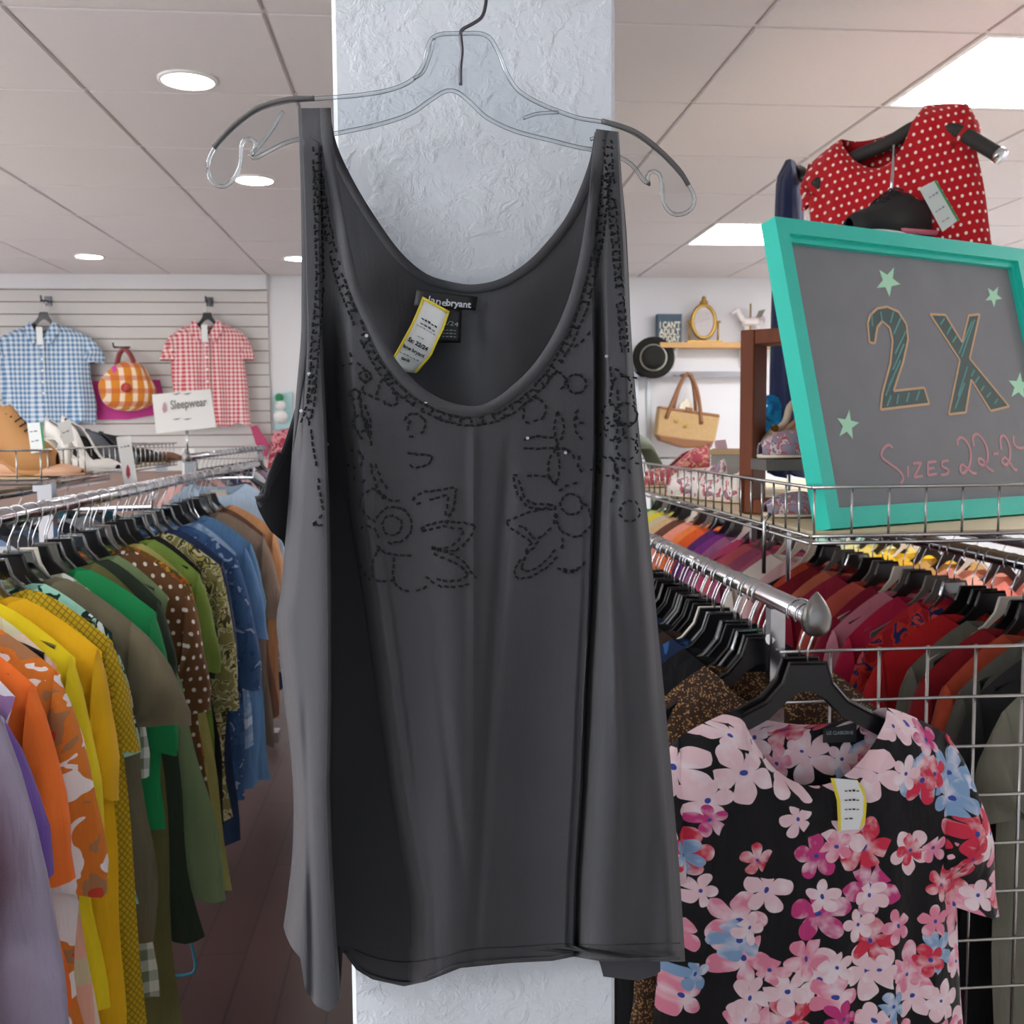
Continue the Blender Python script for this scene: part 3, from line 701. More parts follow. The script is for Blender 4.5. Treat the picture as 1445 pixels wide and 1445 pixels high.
MB().box((P(645, 0, HY).x, HY-0.004, P(650, 126, HY).z), (P(657, 0, HY).x, HY+0.004, P(650, 98, HY).z)).build('hook_socket', M_rim, hg)
hk = [(650, 120), (650, 95), (652, 72), (650, 50), (652, 42), (668, 33), (680, 24), (685, 8), (686, -12), (682, -50), (662, -78), (632, -78), (612, -55)]
MB().tube([P(q.x, q.y, HY+0.012*sm(40, -70, q.y)) for q in cr(hk, 60)], 0.0016, 8).build('hook', M_steel, hg, True)
nm = MB(); c = P(660, -72, PYL-0.03); nm.tube([(c.x, PYL+0.01, c.z), (c.x, PYL-0.05, c.z+0.004), (c.x, PYL-0.062, c.z+0.014)], 0.0035, 8)
tag(nm.build('wall_hook', M_steel, None, True), 'steel hook screwed into the white pillar above the clear hanger', 'hook')
# ================================================================ HANGERS AND GARMENTS (shared builders)
def hanger_proto(name, m, label, width=0.178, wide=True, hook_m=None):
    t_ = thing(name, (0, 0, -50), label, 'hanger'); w_ = width
    top = [(-0.027, -0.070), (0.027, -0.070), (0.036, -0.100), (0.060, -0.128), (0.12, -0.160), (w_, -0.192)]
    if wide: bot = [(w_, -0.212), (0.11, -0.182), (0.055, -0.152), (0.030, -0.126), (0.012, -0.114), (0, -0.112)]
    else: bot = [(w_, -0.203), (0.11, -0.170), (0.058, -0.136), (0.026, -0.110), (0.012, -0.098), (0, -0.096)]
    pr = [(x, z) for x, z in top[1:]]+[(x, z) for x, z in bot]
    outl = pr + [(-x, z) for x, z in pr[::-1][1:]]
    mb = MB().prism([(x, 0, z) for x, z in outl], (0, 1, 0), 0.007)
    mb.tube([(x, -0.002, z) for x, z in ([(-x, z) for x, z in top[:0:-1]]+top[1:])], 0.0034, 5)
    mb.build('body', m, t_, False, True)
    hk = [(0.0205*math.cos(R(a)), 0, 0.0205*math.sin(R(a))) for a in range(205, -41, -20)] + [(0.006, 0, -0.034), (0, 0, -0.05), (0, 0, -0.075)]
    MB().tube(hk, 0.0017, 6).build('hook', hook_m or M_chrome, t_, True, True)
    return t_
M_clearh = clear('smoky_clear_plastic', '#b9bdbf', 0.12, 0.12)
M_whiteh = mat('ivory_plastic', '#d9d2c4', 0.4); M_brownh = mat('brown_plastic', '#3a241d', 0.3); M_greyh = mat('grey_plastic', '#6c6863', 0.4)
HP = {'black': hanger_proto('black_hanger', M_black, 'x'), 'clear': hanger_proto('clear_plastic_hanger', M_clearh, 'x', wide=False), 'white': hanger_proto('ivory_hanger', M_whiteh, 'x', wide=False),
      'brown': hanger_proto('brown_hanger', M_brownh, 'x'), 'grey': hanger_proto('grey_hanger', M_greyh, 'x', wide=False)}
def garment(name, m, label, cat, loc, rz=0.0, group=None, w=0.2, L=0.75, neck=0.085, nd=0.07, hemw=0.24, th=0.05, rip=0.012, slv=0.0, slo=0.05, slw=0.13, seed=0, nu=20, nv=14, slope=0.10, neck_z=-0.114, drop=0.0, extras=None, shadow_wave=0):
    """hanging garment, local origin at the rail; front faces -Y; front and back sheets joined at sides and shoulders, sleeves as parts"""
    r = random.Random(seed); ph = [r.uniform(0, 6.28) for _ in range(6)]; fr = [r.uniform(2.2, 4.2), r.uniform(5, 8)]
    mb = MB()
    def top(a, s):
        a = abs(a)
        if a < neck:
            q = 1-(a/neck)**2; return -(nd if s < 0 else nd*0.25)*q**0.8
        return -slope*((a-neck)/(w-neck))**1.35
    for s in (-1, 1):
        g = []
        for j in range(nv+1):
            v = j/nv; W = w+(hemw-w)*v**1.1
            if slv == 0: W -= 0.035*math.exp(-((v-0.14)/0.09)**2)
            row = []
            for i in range(nu+1):
                u = -1+2*i/nu; u = math.sin(u*PI/2)*0.35+u*0.65
                z0 = top(u*w, s); z = z0+v*(-L-z0) + v*drop*u
                z += v**3*0.012*math.sin(fr[0]*u*PI+ph[4])
                inn = 1.0 if abs(u)*w < neck else 0.0
                f = min(1, (v*14)**0.55+inn*0.35)*(max(0, 1-abs(u)**3.2))**0.5
                y = s*th/2*f*(1+0.35*v*math.sin(fr[0]*u*PI+ph[0]+s)) + rip*v*(math.sin(fr[0]*u*PI+ph[1])+0.6*math.sin(fr[1]*u*PI+ph[2]+v*2))
                x = u*W + 0.010*v*math.sin(v*6+ph[3]) + u*0.008*math.sin(v*11+ph[5]+u*2)*v
                row.append((x, y, neck_z+z))
            g.append(row if s < 0 else row[::-1])
        mb.sheet(g)
    o = bpy.data.objects.new(name, mb.mesh(name, m, smooth=True)); COL.objects.link(o); o.location = loc; o.rotation_euler = (0, 0, rz)
    tag(o, label, cat, group); WL[o.name] = Vector(loc)
    if slv > 0:
        for s in (-1, 1):
            rings = []; k = 7; nn = 14; out_ = slo*r.uniform(0.75, 1.25)
            for j in range(k+1):
                tt = j/k
                ox = w-0.006+out_*math.sin(tt*PI/2)**0.8; oz = neck_z-slope-slv*tt+0.006
                ix = w-0.022+(out_-slw+0.03)*tt; iz = neck_z-slope-0.19*(1-tt)-tt*(slv-0.025) if slv > 0.19 else neck_z-slope-0.15+tt*(0.15-slv+0.012)
                c = Vector(((ox+ix)/2, 0, (oz+iz)/2)); h = Vector(((ox-ix)/2, 0, (oz-iz)/2)); yt = (0.014+0.018*math.sin(PI*min(1, tt+0.2)*0.8))*(1+0.3*math.sin(ph[5]+j*1.3))
                sw = 0.01*tt*math.sin(ph[5]+tt*3)
                rings.append([Vector((s*(c.x+h.x*(1+0.07*math.sin(j*1.7+ph[1])*tt)*math.cos(2*PI*q/nn)), sw+0.006*tt*math.sin(3*2*PI*q/nn+ph[2])+yt*math.sin(2*PI*q/nn), c.z+h.z*math.cos(2*PI*q/nn)+0.006*tt*math.sin(2*2*PI*q/nn+ph[3]))) for q in range(nn)])
            sm_ = MB().loft(rings, False).build('sleeve', m, o, True, True)
    return o
NAMES = set()
def short(l):
    for k in (',', ' with ', ' behind ', ' near ', ' beside ', ' below ', ' between ', ' reaching ', ' poking ', ' showing ', ' facing ', ' at the ', ' on the ', ' in shadow', ' printed'):
        l = l.split(k)[0]
    return l
def bare(kind, x, y, z, rot, rows, where, group, scale=None):
    """a bare hanger, told apart by the garment it hangs just behind"""
    near = [q for q in rows if q[0] <= y]
    near = near[-1][1] if near else rows[0][1]
    l = 'bare %s hanger behind the %s on the %s' % (kind, short(near), where)
    if l in NAMES: return
    NAMES.add(l); dup(HP[kind], (x, y, z), (0, 0, rot), l, group, scale=scale)
def uniq(l):
    if l in NAMES: print('DUPLICATE LABEL', l)
    NAMES.add(l); return l
def gondola_wire(name, pts, r, parent, m=None, n=6): return MB().tube(pts, r, n).build(name, m or M_wire, parent, True)
FIN = [(0.002, -0.027), (0.012, -0.025), (0.0195, -0.018), (0.0225, -0.008), (0.0222, 0.002), (0.019, 0.013), (0.013, 0.024), (0.007, 0.032), (0.0015, 0.038)]
M_fin = mat('pewter_finial', '#8a8784', 0.32, 1.0, vary=(60, 0.25))

# ---------------------------------------------------------------- left rack
LX, LZ = -0.778, 1.343
gl = thing('clothes_rack', (-1.07, 3.4, 0), 'long chrome clothes rack on the left carrying the rainbow row of tops', 'clothes rack')
MB().tube([(LX, 1.2, LZ), (LX, 5.0, LZ)], 0.0155, 14).build('rail', M_chrome, gl, True)
MB().tube([(-1.36, 2.95, 1.30), (-1.36, 4.6, 1.30)], 0.0155, 14).build('rear_rail', M_chrome, gl, True)
for y in (1.3, 3.05, 4.9):
    MB().box((-1.09, y-0.02, 0.0), (-1.05, y+0.02, 1.36)).build('post', M_chrome, gl)
    MB().tube([(-1.07, y, 1.28), (LX, y, 1.28), (LX, y, LZ)], 0.008, 8).build('arm', M_chrome, gl, True)
MB().box((-1.45, 1.25, 0.02), (-0.69, 1.33, 0.07)).build('foot', M_chrome, gl); MB().box((-1.45, 4.85, 0.02), (-0.69, 4.93, 0.07)).build('foot', M_chrome, gl)

C = cloth
G_L = [  # label word, category, material, hanger, Y, dict
 ('coral red satin top, cut off at the lower left corner', 'top', C('coral', '#e2424c'), 'black', 1.27, dict(L=0.72, slv=0.24, slo=0.06, w=0.20)),
 ('lilac grey satin blouse with wide sleeve at the lower left edge', 'blouse', C('lilac_grey', '#8f8597', rough=0.45), 'black', 1.37, dict(L=0.86, slv=0.50, slo=0.10, w=0.23, hemw=0.26, slw=0.16)),
 ('purple top with short sleeve poking out behind the lilac grey blouse', 'top', C('purple', '#6a4c98'), 'black', 1.44, dict(L=0.7, slv=0.26, slo=0.07)),
 ('white top with faint lilac print beside the purple top', 'top', C('lilac_print', '#ece4ea', 'print', ['#a67fb0', '#f3eef1'], 1.2), 'clear', 1.49, dict(L=0.78, hemw=0.23)),
 ('bright orange blouse near the left picture edge', 'blouse', C('orange', '#f1742a'), 'black', 1.54, dict(L=0.6, slv=0.3, slo=0.06, w=0.22)),
 ('white blouse printed with brown and orange blots', 'blouse', C('blots', '#f0e6e2', 'print', ['#d97a2a', '#a9774f', '#c8432f'], 2.6), 'brown', 1.60, dict(L=0.66, slv=0.36, slo=0.06, w=0.22)),
 ('pale peach sheer plaid top with frayed hem', 'top', C('peach_plaid', '#f1d9c4', 'plaid', ['#f0b39a', '#cbd9a6'], 1.3), 'black', 1.66, dict(L=0.94, hemw=0.25, slv=0.0, w=0.20)),
 ('lemon yellow cardigan with long sleeve', 'cardigan', C('lemon', '#efd51f'), 'clear', 1.72, dict(L=0.7, slv=0.38, slo=0.05, w=0.215, slw=0.11)),
 ('golden yellow top behind the lemon cardigan', 'top', C('golden', '#eab516'), 'black', 1.77, dict(L=0.8, slv=0.26, slo=0.03, w=0.225)),
 ('long mustard dress with fine lattice check', 'dress', C('mustard_lattice', '#c9a81c', 'lattice', ['#8f7c18'], 0.62), 'clear', 1.85, dict(L=1.08, slv=0.2, slo=0.04, w=0.225, hemw=0.27)),
 ('mint blouse with black leaf print', 'blouse', C('mint_print', '#9fd8c4', 'print', ['#16352f', '#e8f4ee'], 0.9), 'clear', 1.93, dict(L=0.62, slv=0.24, slo=0.05, w=0.215)),
 ('olive grey tee with short cuffed sleeve', 'tee shirt', C('olive_grey', '#756d56'), 'black', 2.00, dict(L=0.72, slv=0.21, slo=0.09, w=0.225)),
 ('sage and white checked shirt below the olive grey tee', 'shirt', C('sage_check', '#7d8b6f', 'gingham', ['#e9ece3'], 1.7), 'clear', 2.06, dict(L=0.88, slv=0.32, slo=0.05, w=0.2, hemw=0.24)),
 ('kelly green blouse with draped neckline', 'blouse', C('kelly', '#1f8f52'), 'black', 2.13, dict(L=0.56, slv=0.3, slo=0.05, w=0.235, nd=0.1)),
 ('very long khaki dress reaching nearly to the floor', 'dress', C('khaki_dress', '#6d6a3f'), 'clear', 2.20, dict(L=1.12, w=0.19, hemw=0.24)),
 ('dark bottle green top in shadow behind the kelly green blouse', 'top', C('bottle', '#2e3a2c'), 'black', 2.27, dict(L=0.86, hemw=0.26, slv=0.2, slo=0.03)),
 ('sage green tunic with wide flared hem', 'tunic', C('sage', '#7f9468'), 'clear', 2.35, dict(L=0.80, hemw=0.31, w=0.205, slv=0.0)),
 ('brown blouse with white polka dots on the left rack', 'blouse', C('brown_dots', '#6e4a2c', 'dots', ['#f2ece2'], 0.8), 'black', 2.44, dict(L=0.82, w=0.225, slv=0.3, slo=0.05, hemw=0.27)),
 ('rust and green autumn floral blouse', 'blouse', C('autumn', '#7c5a22', 'print', ['#c4632a', '#4d5a22', '#d69a2c'], 0.8), 'clear', 2.52, dict(L=0.6, w=0.23, slv=0.28, slo=0.04)),
 ('pale chartreuse top with long pointed side hem', 'top', C('chartreuse', '#b3b066'), 'clear', 2.60, dict(L=0.86, w=0.21, hemw=0.285, drop=-0.03)),
 ('fern green top behind the chartreuse top', 'top', C('fern', '#7f9a45'), 'black', 2.68, dict(L=0.7, w=0.21, slv=0.26, slo=0.06)),
 ('black top between the green and palm print blouses', 'top', C('black_cloth', '#1a1c1e'), 'black', 2.76, dict(L=0.8, w=0.2, slv=0.3, slo=0.04)),
 ('olive and cream palm leaf print blouse', 'blouse', C('palm', '#8c8750', 'print', ['#d3cd9d', '#4a4626', '#b9ad62'], 0.7), 'clear', 2.85, dict(L=0.80, w=0.235, slv=0.4, slo=0.05)),
 ('deep navy blouse on the left rack', 'blouse', C('navy', '#27395a'), 'clear', 2.95, dict(L=0.92, w=0.22, slv=0.34, slo=0.04)),
 ('blue denim shirt with frayed pattern', 'shirt', C('denim', '#3f628f', 'print', ['#345380', '#9cb4d2'], 0.8), 'clear', 3.05, dict(L=0.84, w=0.23, slv=0.4, slo=0.06)),
 ('pale denim vest with green motif', 'vest', C('pale_denim', '#9db6d0', 'print', ['#7f9dbf', '#c7d6e4'], 1.4), 'clear', 3.16, dict(L=0.7, w=0.21)),
 ('faded mid blue chambray tunic', 'tunic', C('chambray', '#5b83b0'), 'black', 3.27, dict(L=0.86, w=0.22, slv=0.3, slo=0.06)),
 ('steel blue knit top with straight hem', 'top', C('steel_blue', '#5f87ad'), 'clear', 3.40, dict(L=0.90, w=0.235, slv=0.24, slo=0.05, hemw=0.27)),
 ('taupe blouse behind the blue tops', 'blouse', C('taupe', '#8c7868'), 'black', 3.55, dict(L=0.82, w=0.235, slv=0.28, slo=0.05)),
 ('brown jacket lining showing beside the tan top', 'jacket', C('cocoa', '#6b4a38'), 'clear', 3.70, dict(L=0.76, w=0.22, slv=0.3, slo=0.05)),
 ('tan peach cardigan with three quarter sleeve', 'cardigan', C('tan', '#d29a6c'), 'clear', 3.86, dict(L=0.80, w=0.245, slv=0.32, slo=0.05)),
 ('light sky blue tee facing the aisle', 'tee shirt', C('sky', '#b7cfe6'), 'white', 4.04, dict(L=0.5, w=0.22, slv=0.24, slo=0.06, nd=0.05, neck=0.1, neck_z=-0.045)),
 ('grey lace top at the far end of the left rack', 'top', C('lace', '#a9a29c', 'print', ['#d9d2ca', '#8a837c'], 0.4), 'clear', 4.25, dict(L=0.72, w=0.25, slv=0.2, slo=0.05)),
 ('midnight blue long top beside the grey lace top', 'top', C('midnight', '#20284a'), 'black', 4.45, dict(L=0.84, w=0.26, slv=0.3, slo=0.05)),
 ('teal top, last on the left rack', 'top', C('teal_cloth', '#3d9aa0'), 'clear', 4.65, dict(L=0.8, w=0.26, slv=0.2, slo=0.06)),
]
rg = random.Random(3)
prev = None
for i, (lab, cat, m_, hk_, y, kw) in enumerate(G_L):
    rz = R(rg.uniform(-4, 4)); dx = rg.uniform(-0.012, 0.012)
    hl = uniq('%s hanger carrying the %s on the left rail' % (hk_, short(lab)))
    hh = dup(HP[hk_], (LX+dx*0.2, y, LZ-0.003), (0, 0, rz), hl, 'hangers on the left rack')
    garment(cat.replace(' ', '_'), m_, uniq(lab), cat, (LX+dx, y, LZ), rz, 'tops on the left rack', seed=i, th=0.036, rip=0.008, **kw)
# a few bare hangers crowd the left rail between the tops
for i in range(22):
    y = 1.9+i*0.1+rg.uniform(-0.02, 0.02); hk_ = ['clear', 'clear', 'clear', 'grey'][i % 4] if i != 2 else 'white'
    sc = rg.uniform(0.6, 0.75)
    bare(hk_, LX, y, LZ-0.003, R(rg.uniform(-16, 16)), [(q[4], q[0]) for q in G_L], 'left rail', 'bare hangers on the left rail', (sc, 1, 1))
# rear side of the left rack
RB = [('light blue top under the left basket', C('baby_blue', '#b3c8e8'), 3.0), ('white striped top under the left basket', C('white_stripe', '#e2e2e6', 'stripe', ['#7f93b8'], 0.8), 3.2), ('charcoal top under the left basket', C('charcoal', '#3c3d42'), 3.4), ('slate blue top under the left basket', C('slate_blue', '#6f7f98'), 3.6),
      ('black vest under the left basket', C('black_vest', '#202126'), 3.8), ('dove grey top under the left basket', C('dove', '#9a9ba2'), 4.05), ('ink teal top under the left basket', C('ink_teal', '#26555e'), 4.3)]
for i, (lab, m_, y) in enumerate(RB):
    dup(HP['clear' if i % 2 else 'black'], (-1.36, y, 1.297), (0, 0, R(rg.uniform(-20, 20))), uniq('hanger behind the left basket carrying the ' + lab.split(' under')[0]), 'hangers on the rear left rail')
    garment('top', m_, uniq(lab), 'top', (-1.36, y, 1.30), R(rg.uniform(-20, 20)), 'tops on the rear left rail', seed=60+i, slv=0.2, w=0.22)

# ---------------------------------------------------------------- far angled rack with silver hangers
a0, a1 = P(263, 645, 5.3), P(372, 632, 6.35)
gf = thing('clothes_rack', (a0.x, a0.y, 0), 'far chrome rack with spear finial below the white sleepwear card', 'clothes rack')
MB().tube([a0, a1], 0.016, 12).build('rail', M_chrome, gf, True)
q_ = (a0-a1).to_track_quat('Z', 'Y').to_matrix()
MB().rev([(r_*1.15, z_*1.15) for r_, z_ in FIN], 16, a0, Matrix.Diagonal((1, 0.55, 1))).build('finial', M_fin, gf, True)
for f in (0.08, 0.95):
    p = a0.lerp(a1, f); MB().box((p.x-0.016, p.y-0.016, 0), (p.x+0.016, p.y+0.016, p.z-0.01)).build('post', M_chrome, gf)
yaw = math.atan2(a1.y-a0.y, a1.x-a0.x)-PI/2
FR = [('dusty pink nightshirt on the far rack', '#c99a94'), ('heather grey nightgown on the far rack', '#8d8f97'), ('navy robe on the far rack', '#3a3a66'), ('blush pyjama top on the far rack', '#e8c4c4'), ('slate pyjama top on the far rack', '#5b6272'), ('white lace nightgown on the far rack', '#dfe0e4'), ('mauve nightshirt on the far rack', '#a98fa3'), ('pearl grey robe on the far rack', '#bfc2c8')]
for i in range(16):
    p = a0.lerp(a1, 0.12+0.053*i)
    if i % 2 == 0:
        lab, c_ = FR[i//2]; garment('nightwear', C('night%d' % i, c_), uniq(lab), 'nightwear', p, yaw+R(rg.uniform(-8, 8)), 'nightwear on the far rack', seed=80+i, w=0.2, slv=0.2, L=0.8)
    dup(HP[['grey', 'clear', 'black'][i % 3]], p-Vector((0, 0, 0.003)), (0, 0, yaw+R(rg.uniform(-10, 10))), uniq('%s hanger %s the %s' % (['grey', 'clear', 'black'][i % 3], 'carrying' if i % 2 == 0 else 'just behind', FR[i//2][0])), 'hangers on the far rack')

# ---------------------------------------------------------------- right rack: two rails, end grid, basket
RX, RZ = 0.566, 1.222
RX2 = 1.20
gr = thing('clothes_rack', (0.88, 2.6, 0), 'chrome display rack on the right with wire end grid and spear finial', 'clothes rack')
MB().tube([(RX, 1.42, RZ+0.003), (RX, 3.6, RZ)], 0.0155, 18).build('rail', M_chrome, gr, True)
MB().tube([(RX2, 1.50, RZ+0.003), (RX2, 5.4, RZ)], 0.0155, 14).build('rail', M_chrome, gr, True)
for x_ in (RX, RX2):
    y_ = 1.42 if x_ == RX else 1.50
    MB().rev(FIN, 22, (x_, y_-0.006, RZ+0.003), Matrix.Diagonal((1, 0.6, 1))).build('finial', M_fin, gr, True)
GY = 1.585
px0 = P(1094, 900, GY)
MB().box((px0.x-0.012, GY-0.012, 0), (px0.x+0.012, GY+0.012, RZ-0.012)).build('post', M_chrome, gr)
MB().box((1.19, GY-0.012, 0), (1.214, GY+0.012, RZ-0.012)).build('post', M_chrome, gr)
for x_ in (RX, RX2): MB().box((x_-0.012, 3.5 if x_ == RX else 5.2, 0), (x_+0.012, 3.524 if x_ == RX else 5.224, RZ-0.012)).build('post', M_chrome, gr)
MB().tube([(px0.x, GY, 1.16), (px0.x-0.012, GY-0.006, 1.16)], 0.009, 8).build('cable_tie', M_white, gr)
gx = [P(1165, 1000, GY).x + 0.0815*k for k in range(0, 6)]
for x_ in gx: gondola_wire('grid_wire', [(x_, GY-0.016, 0.25), (x_, GY-0.016, 1.145)], 0.0029, gr)
for k in range(11):
    z_ = P(1250, 912, GY).z - 0.0825*k; gondola_wire('grid_wire', [(px0.x, GY-0.021, z_), (1.21, GY-0.021, z_)], 0.0029, gr)
p_ = P(1087, 762, 1.9); gondola_wire('bracket', [(p_.x, 1.9, 1.335), (p_.x-0.012, 1.9, 1.32), (p_.x-0.012, 1.9, 1.22)], 0.004, gr)
# rail R1 tops
R1 = [('brown sequinned top', '#38261b', 'black', 'sequin', ['#a87f4e']), ('black glossy top', '#101114', 'black', 'plain', ()), ('black tunic behind the brown sequinned top', '#141418', 'clear', 'plain', ()),
      ('navy sequin trimmed blouse', '#1b2a4a', 'black', 'print', ['#2f5b8f', '#131a2c']), ('chocolate velvet top', '#3a2a22', 'white', 'plain', ()), ('black lace blouse', '#17171a', 'black', 'plain', ()), ('ink blue top', '#1f2f4f', 'clear', 'plain', ()),
      ('dark plum top', '#33202f', 'black', 'plain', ()), ('graphite knit', '#2e2e33', 'clear', 'plain', ()), ('raven cardigan', '#151519', 'black', 'plain', ()), ('coffee blouse', '#4a372b', 'black', 'plain', ()), ('midnight velvet blouse', '#161d33', 'clear', 'plain', ())]
for i, (lab, c_, hk_, k_, cs_) in enumerate(R1):
    y = 1.64+0.075*i; rz = R(rg.uniform(-5, 5))
    garment('top', C('r1_%d' % i, c_, k_, cs_), uniq(lab + ' on the near right rail'), 'top', (RX, y, RZ), rz, 'dark tops on the near right rail', seed=120+i, slv=(0.26 if i else 0.12), w=0.21, L=0.78, hemw=0.235, th=0.04)
    dup(HP[hk_], (RX, y, RZ-0.003), (0, 0, rz), uniq('%s hanger carrying the %s on the near right rail' % (hk_, short(lab))), 'hangers on the near right rail')
for i in range(20):
    y = 1.66+0.045*i+rg.uniform(-0.01, 0.01); hk_ = ['black', 'clear', 'black', 'white' if i == 9 else 'black'][i % 4]
    bare(hk_, RX, y, RZ-0.003, R(rg.uniform(-9, 9)), [(1.64+0.075*q, R1[q][0]) for q in range(12)], 'near right rail', 'bare hangers on the near right rail')
# rail R2 tops, near to far
R2 = [('#7b7a6a', 'olive grey strappy top'), ('#2a2a2c', 'black long top behind the end grid'), ('#5b5a52', 'grey brown knit'), ('#b3482e', 'rust velvet top'), ('#8f1620', 'dark crimson dress'), ('#6f6d60', 'stone cardigan'), ('#c01d22', 'bright red top'), ('#b01c24', 'red floral blouse'), ('#d0323c', 'cherry top'), ('#c3224a', 'raspberry top'), ('#d98a9c', 'dusty rose top'), ('#9c1d3c', 'wine red top'),
      ('#e06a5a', 'coral top'), ('#a52a44', 'burgundy blouse'), ('#d6785a', 'terracotta top'), ('#8a1c2a', 'maroon top'), ('#d8573c', 'vermilion top'), ('#f0c4c4', 'blush blouse'), ('#efe6dc', 'cream top'), ('#c66a86', 'mauve pink top'), ('#b35f7f', 'orchid rose top'), ('#e4737c', 'watermelon top'), ('#e0608c', 'hot pink top'), ('#b0709a', 'heather pink top'),
      ('#7c2f7e', 'violet top'), ('#5a2a6a', 'aubergine top'), ('#e8622a', 'tangerine top'), ('#ef8a4c', 'apricot top'), ('#e59a86', 'salmon top'), ('#6a4438', 'brown blouse'), ('#d8b48a', 'sand top'), ('#cfc7a2', 'celery top'), ('#e9d23a', 'yellow top'), ('#d4d98a', 'lime top'), ('#58a06a', 'jade green top')]
yy = 1.64
for i, (c_, lab) in enumerate(R2):
    rz = R(rg.uniform(-8, 8)); hk_ = ['black', 'black', 'clear', 'grey', 'black', 'white'][i % 6] if i not in (17, 18, 19) else 'white'
    kd = ('print', ['#d23a2a', '#2a2f6a', '#e05a4a'], 0.8) if 'floral' in lab else ('plain', (), 1)
    garment('top', C('r2_%d' % i, c_, *kd), uniq(lab + ' on the far right rail'), 'top', (RX2+rg.uniform(-0.01, 0.01), yy, RZ), rz, 'tops on the far right rail', seed=160+i, slv=rg.choice([0.2, 0.26, 0.3]), w=rg.uniform(0.215, 0.245), L=0.75+rg.uniform(0, 0.15), th=0.04, nd=0.06, nv=10, nu=16)
    dup(HP[hk_], (RX2, yy, RZ-0.003), (0, 0, rz), uniq('%s hanger carrying the %s on the far right rail' % (hk_, lab)), 'hangers on the far right rail')
    if i % 2 == 0:
        hk2 = rg.choice(['black', 'grey']); bare(hk2, RX2, yy+0.03, RZ-0.003, R(rg.uniform(-10, 10)), [(0, lab)], 'far right rail', 'bare hangers on the far right rail')
    yy += 0.062+0.0022*i
# lower rack beyond, seen between the basket and the near tops
R3X, R3Z = 2.02, 1.10
g3 = thing('clothes_rack', (R3X, 4.2, 0), 'low rack of pastel tops glimpsed beyond the right racks', 'clothes rack')
MB().tube([(R3X, 3.0, R3Z), (R3X, 5.9, R3Z)], 0.0155, 10).build('rail', M_steel, g3, True)
for y in (3.1, 5.8): MB().box((R3X-0.015, y-0.015, 0), (R3X+0.015, y+0.015, R3Z)).build('post', M_steel, g3)
R3 = [('#f2a08c', 'peach pink'), ('#ee8f7c', 'light coral'), ('#f0b8a0', 'pale apricot'), ('#c98a72', 'clay'), ('#c9a05c', 'camel'), ('#e6b93c', 'marigold'), ('#edc62c', 'sunflower yellow'), ('#e9d678', 'butter yellow'), ('#d9d69a', 'pale lemon'), ('#b8bfb4', 'pewter green'), ('#a9dcc8', 'mint green'), ('#8fc9b0', 'seafoam'), ('#8c9a78', 'moss'), ('#c9d4c4', 'pale sage'), ('#6d6f94', 'slate purple'), ('#3f8f7c', 'emerald teal')]
for i, (c_, lab) in enumerate(R3):
    y = 3.05+0.17*i; rz = R(rg.uniform(-8, 8))
    garment('top', C('r3_%d' % i, c_), uniq(lab + ' top on the low rack beyond the right rails'), 'top', (R3X, y, R3Z), rz, 'pastel tops on the low rack', seed=220+i, slv=0.22, w=0.24, nv=8, nu=12)
    dup(HP['black' if i % 3 else 'white'], (R3X, y, R3Z-0.003), (0, 0, rz), uniq('hanger carrying the %s top on the low rack' % lab), 'hangers on the low rack')

# ---------------------------------------------------------------- floral blouse on the rail tip
BX = P(1158, 940, 1.44).x
M_flo = C('floral_print', '#0d0b0e', 'floral', ['#f0cdd2', '#e88aa2', '#d32f4a', '#c73a7c', '#86a8cc', '#f7eef0', '#3a4aa0'], 1.0, rough=0.6)
for k, (dy, dx) in enumerate(((0.0, 0.0), (0.03, -0.022))):
    hh = dup(HP['black'], (RX+dx*0.0+0.0, 1.445+dy*1.1, RZ), (0, 0, R(-4+3*k)), ['wide black plastic hanger carrying the floral blouse on the rail tip', 'second black hanger just behind the floral blouse hanger'][k], None)
blouse = garment('floral_blouse', M_flo, uniq('black blouse printed with pink and red flowers hung at the rack end'), 'blouse', (RX+0.004, 1.432, RZ), R(-4), None, w=0.205, L=0.80, neck=0.108, nd=0.112, hemw=0.255, th=0.075, rip=0.013, slv=0.275, slo=0.085, slw=0.14, seed=41, nu=60, nv=46, slope=0.045, neck_z=-0.135)
M_hlab = mat('neck_label', '#15151a', 0.6)
def lbox(name, a, b, m_, par): return MB().box(a, b).build(name, m_, par, False, True)
lbox('brand_label', (0.025, 0.026, -0.195), (0.075, 0.028, -0.165), M_hlab, blouse)
text('LIZ CLAIBORNE', 0.0075, M_ltxt2, blouse, (0.029, 0.0245, -0.182), (1, 0, 0), (0, 0, 1), local=True, width=0.040)
bt = thing('price_tag', (0, 0, 0), 'cream price tag with yellow edges hanging at the floral blouse neckline', 'price tag')
bt.location = P(1200, 1172, 1.375); WL[bt.name] = bt.location.copy()
def tg(name, pts, Y, m_, par, thick=0.0004):
    o = MB().prism([P(x, y, Y) for x, y in pts], FW, thick).build(name, m_, par); return o
bcard = tg('card', [(1176, 1098), (1210, 1101), (1221, 1120), (1221, 1150), (1212, 1170), (1186, 1172), (1184, 1130)], 1.375, M_card, bt)
tg('edge', [(1172, 1098), (1177, 1098), (1186, 1130), (1187, 1172), (1183, 1172), (1181, 1130)], 1.3745, M_yel, bt); tg('edge', [(1209, 1100), (1220, 1114), (1223, 1135), (1221, 1160), (1213, 1170), (1218, 1150), (1219, 1125)], 1.3745, M_yel, bt)
for k, (s_, cap) in enumerate(((None, 5), (None, 4.5), (None, 3.5), (None, 4))):
    ptext(s_, (1192, 1117+13*k), (1214 if k < 3 else 1205, 1117+13*k), cap, 1.373, M_ink, bcard)

